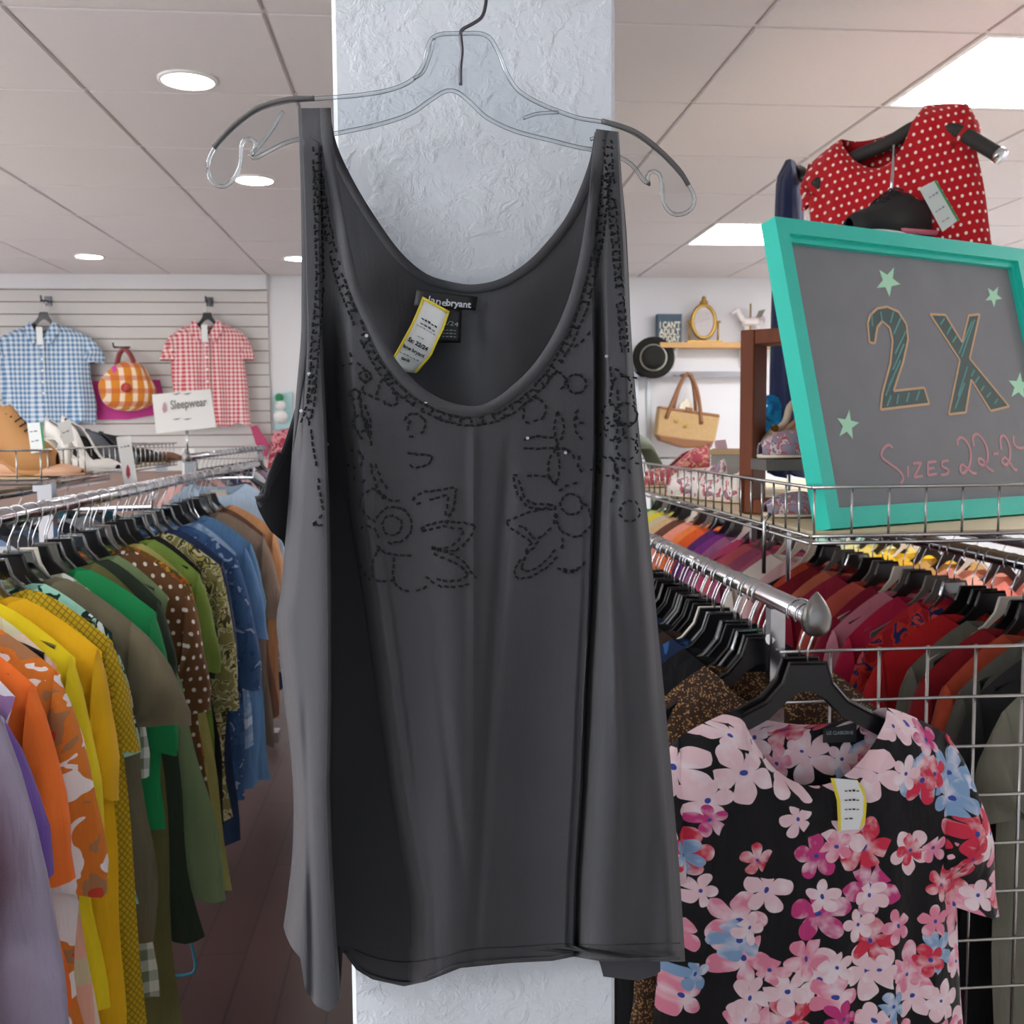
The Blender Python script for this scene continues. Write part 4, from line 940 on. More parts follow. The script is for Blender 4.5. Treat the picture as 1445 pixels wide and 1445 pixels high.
# ---------------------------------------------------------------- wire baskets
def basket(name, label, x0, x1, y0, y1, z0, z1, sx, sy, board):
    b_ = thing(name, ((x0+x1)/2, (y0+y1)/2, z0), label, 'wire basket')
    for z_, r_ in ((z1, 0.0032), (z0, 0.0032), (z0-0.012, 0.003)):
        g_ = 0.0 if z_ == z1 else 0.004
        gondola_wire('rim_wire', [(x0, y0-g_, z_), (x1, y0-g_, z_)], r_, b_); gondola_wire('rim_wire', [(x0-g_, y0, z_), (x0-g_, y1, z_)], r_, b_)
        gondola_wire('rim_wire', [(x0, y1, z_), (x1, y1, z_)], r_, b_); gondola_wire('rim_wire', [(x1, y0, z_), (x1, y1, z_)], r_, b_)
    me = MB().tube([(0, 0, z0-0.006), (0, 0, z1)], 0.0023, 6).mesh('upright_wire', M_wire, smooth=True)
    n = int((x1-x0)/sx)
    for k in range(n+1): child('upright_wire', me, b_, (x0+sx*k+0.006, y0+0.003, 0)).location.z = -z0
    n = int((y1-y0)/sy)
    for k in range(1, n+1):
        child('upright_wire', me, b_, (x0+0.003, y0+sy*k, 0)).location.z = -z0
    fl = MB().tube([(0, y0, z0-0.009), (0, y1, z0-0.009)], 0.002, 5).mesh('floor_wire', M_wire, smooth=True)
    for k in range(1, int((x1-x0)/0.06)+1):
        c_ = child('floor_wire', fl, b_, (x0+0.06*k, 0, 0)); c_.location.y = -(y0+y1)/2; c_.location.z = -z0
    if board: MB().box((x0+0.012, y0+0.012, z0-0.002), (x1-0.012, y1-0.012, z0+0.005)).build('shelf_board', mat('beige_board', '#d8c6a4', 0.7), b_)
    return b_
rb_c = P(1146, 688, 1.70)
basket('wire_basket', 'chrome wire basket shelf on the right rack holding the chalkboard sign', rb_c.x, 1.72, 1.70, 3.5, 1.312, 1.396, 0.0665, 0.0665, True)
basket('wire_basket', 'chrome wire basket of shoes on top of the left rack', -1.063, -1.52, 2.99, 4.62, 1.368, 1.451, 0.066, 0.066, True) if False else None
def basket_left():
    x0, x1, y0, y1, z0, z1 = -1.60, -1.063, 2.99, 4.62, 1.368, 1.451
    b_ = thing('wire_basket', ((x0+x1)/2, (y0+y1)/2, z0), 'chrome wire basket of shoes on top of the left rack', 'wire basket')
    for z_ in (z1, z0, z0-0.012):
        for a_, c_ in (((x0, y0), (x1, y0)), ((x1, y0), (x1, y1)), ((x1, y1), (x0, y1)), ((x0, y1), (x0, y0))): gondola_wire('rim_wire', [(*a_, z_), (*c_, z_)], 0.0032, b_)
    me = MB().tube([(0, 0, z0-0.006), (0, 0, z1)], 0.0023, 6).mesh('upright_wire', M_wire, smooth=True)
    for k in range(9): child('upright_wire', me, b_, (x1-0.066*k, y0+0.003, 0)).location.z = -z0
    for k in range(1, 25): child('upright_wire', me, b_, (x1-0.003, y0+0.066*k, 0)).location.z = -z0
    MB().box((x0+0.012, y0+0.012, z0-0.002), (x1-0.012, y1-0.012, z0+0.005)).build('shelf_board', mat('beige_board', '#d8c6a4', 0.7), b_)
basket_left()
for xx in (-1.07,):
    for y in (3.1, 4.5): MB().box((xx-0.05, y-0.02, 1.33), (xx-0.01, y+0.02, 1.357)).build('basket_bracket', M_chrome, gl)
for x_ in (0.75, 1.15):
    for y in (3.45,): MB().box((x_-0.01, y-0.01, 0.05), (x_+0.01, y+0.01, 1.298)).build('basket_post', M_chrome, gr)
# ================================================================ CHALKBOARD SIGN
bz = 1.318
BL_ = PZ(1165, 748, bz); ba, bl_ = R(24.93), R(14.49)
# scale of the fit: height follows the depth of the standing corner
BH = 0.544283*(BL_.y/1.62701); BWD = 0.745*(BL_.y/1.75)
bd_ = Vector((math.cos(ba), math.sin(ba), 0)); bn = Vector((math.sin(ba), -math.cos(ba), 0))
bu = Vector((0, 0, 1))*math.cos(bl_)-bn*math.sin(bl_); bnn = bd_.cross(bu)
def bp_(a, h, o=0.0): return BL_+bd_*a+bu*h+bnn*o
M_teal = mat('teal_paint', '#23cdb8', 0.45, bump=(90, 0.25, 0.001)); M_slate = mat('chalk_slate', '#85868a', 0.75, vary=(14, 0.12))
sign = thing('chalkboard_sign', BL_, 'teal framed chalkboard lettered 2X and sizes 22-24 standing in the right basket', 'chalkboard')
FWD = 0.03
def fbar(name, a, b, c, d, o0=-0.026, o1=0.012):
    mb = MB(); q = [bp_(*p, o0) for p in (a, b, c, d)]+[bp_(*p, o1) for p in (a, b, c, d)]
    mb.add(q, [(3, 2, 1, 0), (4, 5, 6, 7), (0, 1, 5, 4), (1, 2, 6, 5), (2, 3, 7, 6), (3, 0, 4, 7)]); return mb.build(name, M_teal, sign)
W_, H_, f_ = BWD, BH, FWD
fbar('frame_bar', (0, 0), (W_, 0), (W_-f_, f_), (f_, f_)); fbar('frame_bar', (f_, H_-f_), (W_-f_, H_-f_), (W_, H_), (0, H_))
fbar('frame_bar', (0, 0), (f_, f_), (f_, H_-f_), (0, H_)); fbar('frame_bar', (W_-f_, f_), (W_, 0), (W_, H_), (W_-f_, H_-f_))
g2 = f_+0.012
for a, b, c, d in (((f_, f_), (W_-f_, f_), (W_-g2, g2-0.004), (g2, g2-0.004)), ((g2, H_-g2), (W_-g2, H_-g2), (W_-f_, H_-f_), (f_, H_-f_)), ((f_, f_), (g2, g2), (g2, H_-g2), (f_, H_-f_)), ((W_-g2, g2), (W_-f_, f_), (W_-f_, H_-f_), (W_-g2, H_-g2))):
    fbar('inner_bead', a, b, c, d, -0.02, 0.002)
board = fbar('board', (f_-0.005, f_-0.005), (W_-f_+0.005, f_-0.005), (W_-f_+0.005, H_-f_+0.005), (f_-0.005, H_-f_+0.005), -0.02, -0.008); board.data.materials[0] = M_slate
def onb(px, py, o=-0.0072):
    d = ray(px, py); pl0 = BL_+bnn*o; k = (pl0-EYE).dot(bnn)/d.dot(bnn); return EYE+d*k
def stroke(name, pts, wpx, m_, closed=False, smooth_=True, conv=None):
    q = [onb(*(conv(*p) if conv else p)) for p in pts]
    if smooth_: q = cr(q, max(8, 5*len(q)), closed)
    mb = MB(); hw = wpx*1.8/FPX/2; L_, R__ = [], []
    n = len(q)
    for i, p in enumerate(q):
        tn = (q[min(i+1, n-1)]-q[max(i-1, 0)]).normalized(); sd = bnn.cross(tn)
        L_.append(p+sd*hw); R__.append(p-sd*hw)
    mb.sheet([L_, R__]); o = mb.build(name, m_, board); md = o.modifiers.new('t', 'SOLIDIFY'); md.thickness = 0.0004; md.offset = 0; return o
M_ch1 = mat('chalk_tan', '#d9b48f', 0.9); M_ch2 = mat('chalk_mint', '#bdf0cf', 0.9); M_ch3 = mat('chalk_pink', '#cf9aa2', 0.9); M_ch4 = mat('chalk_teal', '#6fa8a0', 0.9)
Z5 = lambda x, y: (1060+x/2.1896, 120+y/2.1896)
M_fill = mat('chalk_dark_teal', '#5f6e6c', 0.9)
two = [(360, 735), (368, 710), (390, 690), (420, 685), (455, 700), (480, 740), (485, 785), (470, 855), (440, 945), (535, 935), (550, 985), (400, 1003), (406, 950), (430, 860), (437, 790), (428, 750), (405, 730), (390, 748), (382, 798), (365, 795), (360, 735)]
ex = [(553, 708), (600, 710), (652, 795), (672, 712), (706, 708), (675, 845), (797, 993), (740, 1007), (680, 910), (663, 1012), (610, 1018), (645, 850), (553, 708)]
for nm_, o_l in (('numeral_2', two), ('letter_x', ex)):
    MB().prism([onb(*Z5(*p), -0.0077) for p in o_l[:-1]], bnn, 0.0002).build(nm_ + '_fill', M_fill, board)
    for a, b in zip(o_l, o_l[1:]): stroke(nm_, [a, b], 3.8, M_ch1, False, False, Z5)
for a, b in [((375, 745), (372, 700)), ((405, 735), (400, 700)), ((430, 735), (440, 700)), ((440, 770), (462, 720)), ((445, 830), (478, 760)), ((438, 880), (472, 800)), ((425, 930), (462, 850)), ((415, 960), (440, 900)), ((420, 992), (432, 960)), ((450, 985), (455, 955)), ((480, 980), (488, 950)), ((510, 975), (520, 945)),
             ((585, 740), (598, 720)), ((605, 770), (618, 745)), ((622, 795), (635, 775)), ((642, 830), (682, 730)), ((650, 840), (690, 725)), ((640, 960), (668, 870)), ((630, 1000), (660, 920)), ((690, 880), (680, 900)), ((705, 900), (692, 920)), ((720, 930), (710, 945)), ((740, 950), (728, 965)), ((762, 970), (752, 985))]:
    stroke('hatching', [a, b], 2.8, M_ch4, False, False, Z5)
def star(px, py, r, rot, squash=1.25):
    pts = [(px+(r if k % 2 == 0 else r*0.42)*math.sin(rot+PI*k/5)/squash**0.5, py-(r if k % 2 == 0 else r*0.42)*math.cos(rot+PI*k/5)*squash**0.5) for k in range(10)]
    MB().prism([onb(x, y, -0.0074) for x, y in pts], bnn, 0.0003).build('star', M_ch2, board)
star(1253, 397, 20, 0.5); star(1402, 418, 14, 0.55); star(1196, 600, 19, 0.15, 1.35); star(1438, 545, 18, 0.1)
T = lambda x, y: (1345+x/7.22, 560+y/7.22)
for pts in ([(437, 1122), (425, 1112), (408, 1125), (403, 1148), (425, 1168), (455, 1190), (470, 1213), (462, 1232)], [(484, 1177), (484, 1212)], [(500, 1170), (526, 1166)], [(526, 1166), (503, 1212)], [(503, 1212), (530, 1208)],
            [(546, 1166), (546, 1206)], [(546, 1166), (572, 1163)], [(546, 1186), (566, 1183)], [(546, 1206), (574, 1201)], [(610, 1160), (592, 1164), (590, 1178), (608, 1188), (606, 1201), (586, 1205)]):
    stroke('size_lettering', pts, 4.2, M_ch3, conv=Z5)
for pts in ([(45, 500), (48, 440), (90, 415), (150, 480), (180, 580), (165, 700), (110, 775), (72, 750), (90, 690), (150, 735), (200, 778), (238, 775)], [(212, 505), (200, 415), (238, 378), (292, 420), (340, 510), (352, 620), (325, 690), (272, 685), (258, 635), (300, 640), (350, 720), (412, 762)],
            [(405, 580), (462, 578)], [(492, 540), (480, 430), (512, 395), (552, 440), (580, 540), (572, 650), (532, 695), (495, 655), (530, 618), (580, 680), (620, 740), (652, 742)], [(615, 395), (620, 480), (670, 520), (780, 508)], [(770, 390), (775, 620)]):
    stroke('size_lettering', pts, 4.6, M_ch3, conv=T)

# ================================================================ SHOES
M_blk = mat('black_upper', '#1b1b1d', 0.75, bump=(300, 0.4, 0.001)); M_lin = mat('shoe_lining', '#2b2725', 0.9)
def shoe(name, label, loc, rz, L=0.25, kind='flat', up=None, sole=None, lining=None, heel=0.0, group=None, hi=0.075, tag_=None, scale=1.0, wide=0.042):
    """toe points along local +X; heel lifts the back; parts: sole, upper, lining, heel"""
    t_ = thing(name, loc, label, 'shoe', group, rz)
    ns = 15
    def lift(s): return heel*(1-sm(0.25, 0.68, s))
    def hw(s): return wide*(0.55+0.30*math.sin(min(1, s*1.7)*PI/2)+0.28*math.exp(-((s-0.7)/0.2)**2))*(1-sm(0.84, 1.06, s)**2)*(0.42+0.58*sm(-0.02, 0.14, s))
    def top(s):
        if kind == 'sneaker': return pw([(0, hi), (0.22, hi*0.86), (0.38, hi*1.02), (0.5, hi*0.92), (0.7, hi*0.62), (0.88, hi*0.46), (1, hi*0.3)], s)
        if kind == 'pump': return pw([(0, hi*0.9), (0.2, hi*0.6), (0.5, hi*0.28), (0.66, hi*0.36), (0.8, hi*0.42), (1, hi*0.2)], s)
        return pw([(0, hi*0.75), (0.25, hi*0.6), (0.5, hi*0.5), (0.7, hi*0.52), (0.85, hi*0.45), (1, hi*0.25)], s)
    st = 0.022 if kind == 'sneaker' else 0.008
    rs, ru = [], []
    for i in range(ns):
        s = i/(ns-1); x = (s-0.5)*L; w_ = max(0.006, hw(s)); z0 = lift(s)
        rs.append([Vector((x, w_*1.06*math.cos(2*PI*k/16), z0+st/2+st/2*max(-1, min(1, 1.8*math.sin(2*PI*k/16))))) for k in range(16)])
        ru.append([Vector((x, w_*math.cos(PI*k/12)*(1-0.12*math.sin(PI*k/12)), z0+st*0.8+max(0.01, top(s))*math.sin(PI*k/12)**0.6)) for k in range(13)])
    MB().loft(rs).build('sole', sole or M_white, t_, True, True)
    # upper is open above the foot: drop the crown strips over the ankle
    mb = MB(); k0 = len(ru[0])
    open_to = 0.42 if kind == 'sneaker' else 0.62
    for i in range(ns-1):
        s = (i+0.5)/(ns-1)
        for k in range(k0-1):
            if 0.06 < s < open_to and 4 <= k <= 7: continue
            mb.add([ru[i][k], ru[i][k+1], ru[i+1][k+1], ru[i+1][k]], [(0, 1, 2, 3)])
    mb.add(ru[0], [tuple(range(k0))])
    uo = mb.build('upper', up, t_, True, True)
    md = uo.modifiers.new('w', 'WELD'); md.merge_threshold = 0.0004
    md = uo.modifiers.new('t', 'SOLIDIFY'); md.thickness = 0.003
    rl = []
    for i in range(1, int(ns*open_to)+1):
        s = i/(ns-1); x = (s-0.5)*L; w_ = hw(s)*0.85; z = lift(s)+st+0.006
        rl.append([Vector((x, -w_, z)), Vector((x, w_, z))])
    MB().sheet(rl).build('insole', lining or M_lin, t_, False, True)
    if heel > 0:
        if kind == 'wedge':
            rr = []
            for i in range(10):
                s = i/9*0.66; x = (s-0.5)*L; w_ = hw(s)
                rr.append([Vector((x, -w_, 0)), Vector((x, w_, 0)), Vector((x, w_, lift(s)+0.004)), Vector((x, -w_, lift(s)+0.004))])
            MB().loft(rr).build('wedge_heel', sole or M_white, t_, False, True)
        else:
            MB().loft([[Vector((-0.5*L+0.022+a*math.cos(2*PI*k/10), a*math.sin(2*PI*k/10), z)) for k in range(10)] for a, z in ((0.012, 0), (0.012, heel*0.5), (0.022, heel))]).build('heel', sole or M_white, t_, True, True)
    if kind == 'sneaker':
        for i in range(5):
            s = 0.44+0.055*i; x = (s-0.5)*L; z = st+top(s)*1.0
            MB().tube([(x, -0.022, z-0.008), (x+0.004, 0, z+0.003), (x, 0.022, z-0.008)], 0.0022, 6).build('lace', M_blk, uo, True, True)
    t_.scale = (scale,)*3
    return t_

# black trainer behind the chalkboard, on its stand
SY = 2.27; sp = P(1256, 337, SY)
st_ = thing('shoe_stand', (sp.x, SY, 1.318), 'slim white shoe stand behind the chalkboard under the black trainer', 'shoe stand')
MB().box((sp.x-0.07, SY-0.05, 1.318), (sp.x+0.07, SY+0.05, 1.326)).build('base', M_white, st_); MB().tube([(sp.x, SY, 1.326), (sp.x, SY, sp.z-0.018)], 0.008, 8).build('pole', M_chrome, st_, True); MB().box((sp.x-0.10, SY-0.045, sp.z-0.018), (sp.x+0.10, SY+0.045, sp.z-0.012)).build('plate', M_white, st_)
M_pink = mat('pink_foam', '#e0788f', 0.5)
tr = shoe('trainer', 'black running shoe with pink and white sole above the chalkboard', sp+Vector((0, 0, -0.012)), R(203), 0.26, 'sneaker', M_blk, M_white, M_lin, hi=0.105, wide=0.05)
MB().tube([(-0.10, -0.042, 0.026), (-0.02, -0.049, 0.022), (0.06, -0.046, 0.021)], 0.006, 6).build('pink_stripe', M_pink, tr, True, True)
MB().tube([(-0.10, 0.042, 0.026), (-0.02, 0.049, 0.022), (0.06, 0.046, 0.021)], 0.006, 6).build('pink_stripe', M_pink, tr, True, True)
M_gtag = mat('shoe_tag', '#cfd6d0', 0.6); M_gedge = mat('tag_green', '#2f8f5a', 0.6)
def card(name, label, pts, Y, cat='price tag', m_=None, edge=None, lines=(), ink=None):
    c = [sum(p[0] for p in pts)/4, max(p[1] for p in pts)]
    t_ = thing(name, P(c[0], c[1], Y), label, cat)
    co = MB().prism([P(x, y, Y) for x, y in pts], FW, 0.0008).build('card', m_ or M_card, t_)
    if edge: MB().prism([P(x, y, Y-0.0008) for x, y in edge], FW, 0.0006).build('edge', M_gedge, t_)
    for s_, a, b_, cap in lines: ptext(s_, a, b_, cap, Y-0.0012, ink or M_ink2, co)
    return t_
card('price_tag', 'pale grey tag with green edge hanging from the black running shoe', [(1297, 266), (1319, 255), (1352, 311), (1330, 327)], 2.05, 'price tag', M_gtag, [(1318, 255), (1321, 254), (1354, 311), (1351, 312)], [(None, (1311, 280), (1325, 272), 5), (None, (1320, 300), (1334, 292), 5), (None, (1329, 314), (1341, 307), 4)])

# ================================================================ RED POLKA DOT TOP on a T-stand
PYY = 2.42
hub = P(1261, 205, PYY)
ts = thing('display_stand', (hub.x, PYY, 1.318), 'chrome T-stand with curved black arm holding the red polka dot top', 'display stand')
MB().tube([(hub.x, PYY, 1.326), (hub.x, PYY, hub.z)], 0.006, 10).build('pole', M_chrome, ts, True)
MB().box((hub.x-0.10, PYY-0.08, 1.318), (hub.x+0.10, PYY+0.08, 1.327)).build('base', M_chrome, ts)
arm = [(1150, 264, 2.56), (1185, 234, 2.54), (1215, 218, 2.50), (1255, 201, 2.44), (1285, 183, 2.38), (1315, 175, 2.33), (1355, 187, 2.27), (1390, 207, 2.21), (1408, 218, 2.185)]
arm3 = cr([P(x, y, d) for x, y, d in arm], 40)
MB().tube(arm3, 0.0165, 12).build('arm', mat('black_foam', '#2c2a27', 0.7), ts, True)
MB().tube([P(1262, 206, 2.36), P(1260, 240, 2.30), P(1257, 278, 2.29)], 0.004, 8).build('clip_stem', M_chrome, ts, True)
e0, e1 = arm3[-1], arm3[-1]+(arm3[-1]-arm3[-3]).normalized()*0.012
MB().tube([e0, e1], 0.0185, 14).build('end_cap', M_chrome, ts, True)
M_pol = C('red_polka', '#b5131c', 'dots', ['#f3d9cf'], 0.62)
pg = garment('polka_dot_top', M_pol, uniq('bright red polka dot top displayed above the chalkboard'), 'top', (0, 0, 0), 0, None, w=0.210, L=0.62, neck=0.105, nd=0.11, hemw=0.245, th=0.10, rip=0.012, slv=0.11, slo=0.03, slw=0.14, seed=9, nu=40, nv=24, slope=0.035, neck_z=0.0)
pa, pb_ = P(1160, 250, 2.55), P(1380, 197, 2.23); pv = pb_-pa
pc = P(1243, 205, 2.45); pg.location = pc+Vector((0.0, 0, 0.053)); pg.rotation_euler = (0, -math.atan2(pv.z, math.hypot(pv.x, pv.y))-R(6.5), math.atan2(pv.y, pv.x))

# ================================================================ NAVY DRESS and turquoise scarf behind the riser
ny = P(1120, 240, 2.85)
ns_ = thing('display_stand', (ny.x, 2.85, 0), 'tall slim stand carrying the navy dress behind the chalkboard', 'display stand')
MB().tube([(ny.x, 2.85, 0.0), (ny.x, 2.85, ny.z-0.03)], 0.007, 8).build('pole', M_chrome, ns_, True)
MB().tube([(ny.x-0.02, 2.70, ny.z-0.06), (ny.x-0.008, 2.78, ny.z-0.02), (ny.x, 2.85, ny.z-0.005), (ny.x+0.008, 2.92, ny.z-0.02), (ny.x+0.02, 3.0, ny.z-0.06)], 0.016, 8).build('arm', M_black, ns_, True)
garment('navy_dress', C('navy_dress', '#131f42'), uniq('dark navy dress hanging edge-on left of the chalkboard'), 'dress', (ny.x-0.012, 2.85, ny.z), R(72), None, w=0.16, L=0.86, neck=0.05, nd=0.04, hemw=0.22, th=0.07, rip=0.02, seed=77, nu=24, nv=20, slope=0.05, neck_z=0.018)
tq = P(1097, 655, 2.72)
tqg = garment('turquoise_scarf', C('turq', '#1183b8', 'print', ['#0d6aa8', '#123a5a'], 0.7), uniq('turquoise print scarf below the navy dress inside the wooden riser'), 'scarf', (tq.x, 2.72, tq.z+0.28), R(20), None, w=0.07, L=0.19, neck=0.02, nd=0.01, hemw=0.075, th=0.03, rip=0.01, seed=5, nu=10, nv=8, slope=0.01, neck_z=-0.09)

# ================================================================ WOODEN RISER and the shoes in the right basket
m, t, b = base('riser_wood', 0.6, 0, 0.3); o_ = t.obj()
nz = t.a('ShaderNodeTexNoise', {'Vector': t.a('ShaderNodeMapping', {0: o_, 'Scale': (30, 30, 3)}).outputs[0], 'Scale': 1.6, 'Detail': 5})
t.l.new(t.mix(nz.outputs[0], lin('#5e2a10'), lin('#7d3f1c')), b.inputs['Base Color']); M_wood = m
rp = PZ(1042, 724, 1.319); ra = R(-40)
rs_ = thing('wooden_riser', rp, 'open reddish brown wooden display frame standing in the right basket', 'display riser')
Fm = Matrix.Translation(rp) @ Matrix.Rotation(ra, 4, 'Z')
rh = (P(1042, 466, rp.y).z-rp.z); rt_ = 0.031; rw, rd = 0.19, 0.075
for nm_, a, b_ in (('side_board', (0, 0, 0), (rt_, rd, rh)), ('side_board', (rw-rt_, 0, 0), (rw, rd, rh)), ('top_board', (rt_, 0, rh-rt_), (rw-rt_, rd, rh)), ('bottom_board', (rt_, 0, 0), (rw-rt_, rd, rt_))):
    o = MB().box(a, b_, Fm).build(nm_, M_wood, rs_); md = o.modifiers.new('b', 'BEVEL'); md.width = 0.003; md.segments = 2
M_bei = mat('cream_leather', '#dccbb2', 0.5); M_mul = C('muted_floral', '#8d8494', 'print', ['#a8555a', '#c9b6b4', '#6d6a86'], 0.5); M_gry = mat('grey_suede', '#66625e', 0.85)
def onshelf(px, py, z): return PZ(px, py, z)
ZS = 1.319
s1 = onshelf(1110, 730, ZS); shoe('slip_on_shoe', 'lower floral slip-on shoe with cream toe at the basket corner', Vector((0.815, 2.03, ZS)), R(186), 0.24, 'flat', M_mul, M_bei, hi=0.085, wide=0.045)
s2 = P(1120, 655, 1.99)
shoe('slip_on_shoe', 'upper floral slip-on shoe resting on the grey shelf beside the wooden riser', Vector((0.805, 2.05, 1.437)), R(186), 0.23, 'flat', M_mul, M_bei, hi=0.10, wide=0.045)
gsb = thing('shoe_shelf', (0.84, 2.03, ZS), 'curved grey shoe shelf stacked in the right basket beside the riser', 'shoe shelf')
MB().box((0.69, 1.995, 1.413), (0.95, 2.10, 1.435)).build('plate', M_gry, gsb); MB().box((0.93, 2.03, ZS), (0.948, 2.09, 1.413)).build('leg', M_gry, gsb); MB().box((0.93, 2.0, ZS), (0.945, 2.02, 1.413)).build('leg', M_gry, gsb)
# strappy sandal leaning in the riser
sd = thing('strappy_sandal', P(1100, 640, 2.16), 'tan strappy sandal tilted inside the wooden riser', 'shoe')
c1 = [P(x, y, 2.15) for x, y in ((1066, 652), (1090, 632), (1118, 612), (1140, 594))]
g_ = []
for p in cr(c1, 14): g_.append([p+Vector((0, -0.03, 0)), p+Vector((0, 0.03, 0.004))])
o = MB().sheet(g_).build('sole', mat('tan_leather', '#a8784a', 0.55), sd, True); md = o.modifiers.new('t', 'SOLIDIFY'); md.thickness = 0.012
for pts in (((1068, 640, 2.12), (1082, 618, 2.13), (1094, 606, 2.15), (1100, 610, 2.18)), ((1090, 612, 2.12), (1108, 596, 2.13), (1116, 572, 2.14), (1134, 562, 2.16))):
    MB().tube([p for p in cr([P(*q) for q in pts], 14)], 0.008, 8).build('strap', M_bei, sd, True)
MB().rev([(0.001, 0), (0.008, 0), (0.008, 0.004), (0.001, 0.004)], 10, P(1093, 604, 2.11), Matrix.Rotation(R(90), 3, 'X')).build('buckle', mat('brass', '#c9a04a', 0.25, 1.0), sd)
# far shoes in the same basket
M_cfl = C('cream_floral', '#ece2da', 'print', ['#f4eee8', '#c8474e', '#8f96a8'], 0.5); M_rose = C('rose_fabric', '#b8505c', 'print', ['#d9a08c', '#a83a4a'], 0.35)
def bshoe(px, py, lab, up, kind, rz, L=0.24, heel=0.0, sole=None, hi=0.08):
    p = PZ(px, py, ZS); p.x = max(p.x, rb_c.x+0.12) if False else p.x
    return shoe('shoe', lab, p, R(rz), L, kind, up, sole or M_bei, heel=heel, hi=hi)
bshoe(985, 702, 'cream floral flat shoe with red bow in the right basket', M_cfl, 'flat', 105, 0.25, hi=0.13)
bshoe(1018, 706, 'cream shoe with yellow tab beside the wooden riser', M_cfl, 'flat', 100, 0.22, hi=0.10)
bshoe(950, 686, 'rose and gold shoe at the far end of the right basket', M_rose, 'flat', 190, 0.24, 0.05, hi=0.10)
bshoe(925, 678, 'grey green pump sticking up beside the tank top in the far right basket', mat('grey_green', '#6e7568', 0.6), 'pump', 30, 0.24, 0.11, mat('grey_green_sole', '#565c50', 0.6), hi=0.07)
sb_ = thing('shoe_box', PZ(1012, 690, ZS), 'open grey shoe box with tan lid leaning left of the riser', 'box')
Fm = Matrix.Translation(PZ(1022, 702, ZS)+Vector((0.03, 0.05, 0))) @ Matrix.Rotation(R(-20), 4, 'Z')
MB().box((-0.05, 0, 0), (0.05, 0.18, 0.11), Fm).build('box', mat('grey_card', '#8b8a86', 0.8), sb_); MB().box((-0.055, -0.005, 0.11), (0.055, 0.185, 0.122), Fm).build('lid', mat('tan_card', '#b89a70', 0.8), sb_)
card('price_tag', 'small pink price tag standing beside the tan tote', [(1008, 622), (1024, 620), (1028, 641), (1011, 642)], 2.9, 'price tag', mat('pink_card', '#eec4cc', 0.7))

# ================================================================ LEFT BASKET shoes, cards and sign
ZL = 1.375
M_wht = mat('white_leather', '#ece9e3', 0.45); M_tan = mat('tan_suede', '#b98652', 0.8); M_pnk = mat('blush_leather', '#d9a888', 0.45); M_dk = mat('slate_leather', '#4b5058', 0.6)
def lshoe(px, y, lab, up, kind, rz, L=0.25, heel=0.0, sole=None, hi=0.08, z=ZL):
    p = Vector((P(px, 650, y).x, y, z)); return shoe('shoe', lab, p, R(rz), L, kind, up, sole or up, heel=heel, hi=hi)
lshoe(128, 3.45, 'white high heeled pump in the left basket, nearer of the pair', M_wht, 'pump', -32, 0.25, 0.10, hi=0.085)
lshoe(105, 3.72, 'white high heeled pump in the left basket, farther of the pair', M_wht, 'pump', -28, 0.25, 0.10, hi=0.085)
lshoe(25, 3.12, 'tan suede ankle boot at the left picture edge', M_tan, 'sneaker', -15, 0.26, 0.04, M_tan, hi=0.17)
lshoe(55, 3.10, 'blush pointed flat in front of the tan boot', M_pnk, 'pump', -8, 0.26, 0.0, M_pnk, hi=0.07)
lshoe(45, 3.9, 'slate grey wedge with ankle strap behind the tag', M_dk, 'wedge', -35, 0.25, 0.09, M_dk, hi=0.14)
lshoe(8, 3.6, 'grey court shoe tilted at the far left edge', mat('mid_grey_leather', '#7b8088', 0.6), 'pump', -40, 0.25, 0.12, hi=0.10)
lshoe(160, 4.15, 'dark grey sandal beyond the white pumps', M_dk, 'wedge', -20, 0.24, 0.06, hi=0.10)
lshoe(185, 4.4, 'black buckled sandal below the plaid handbag', M_black, 'wedge', 10, 0.24, 0.05, hi=0.10)
lshoe(215, 4.52, 'brown low sandal at the far end of the left basket', mat('brown_leather', '#7a5440', 0.6), 'flat', 0, 0.24, 0.0, hi=0.07)
lshoe(165, 3.3, 'tan flat sandal under the white pumps', mat('tan_flat', '#a98260', 0.6), 'flat', -10, 0.24, 0.0, hi=0.05) if False else None
card('price_tag', 'pale tag with green edge hung on the slate wedge', [(38, 597), (56, 596), (61, 637), (44, 640)], 3.05, 'price tag', M_card, [(56, 596), (59, 596), (64, 636), (61, 637)], [(None, (42, 610), (54, 609), 4), (None, (44, 624), (56, 622), 4)])
card('price_tag', 'cream tag on the white pumps', [(81, 598), (99, 591), (105, 622), (90, 628)], 3.3, 'price tag', M_card, None, [(None, (88, 612), (99, 608), 4)])
dv = card('size_card', 'tall white hang card with red emblem clipped to the left basket', [(164, 617), (184, 615), (194, 681), (176, 687)], 3.6, 'hang card', M_white, None, [(None, (170, 632), (184, 630), 4)])
MB().prism([P(x, y, 3.598) for x, y in ((180, 655), (183, 661), (184, 670), (181, 676), (178, 670), (178, 661))], FW, 0.0006).build('emblem', mat('emblem_red', '#b8485c', 0.7), dv)
d2 = card('size_card', 'short white card hanging below the grey finial on the far rack', [(257, 632), (274, 633), (275, 677), (257, 677)], 5.42, 'hang card', M_white)
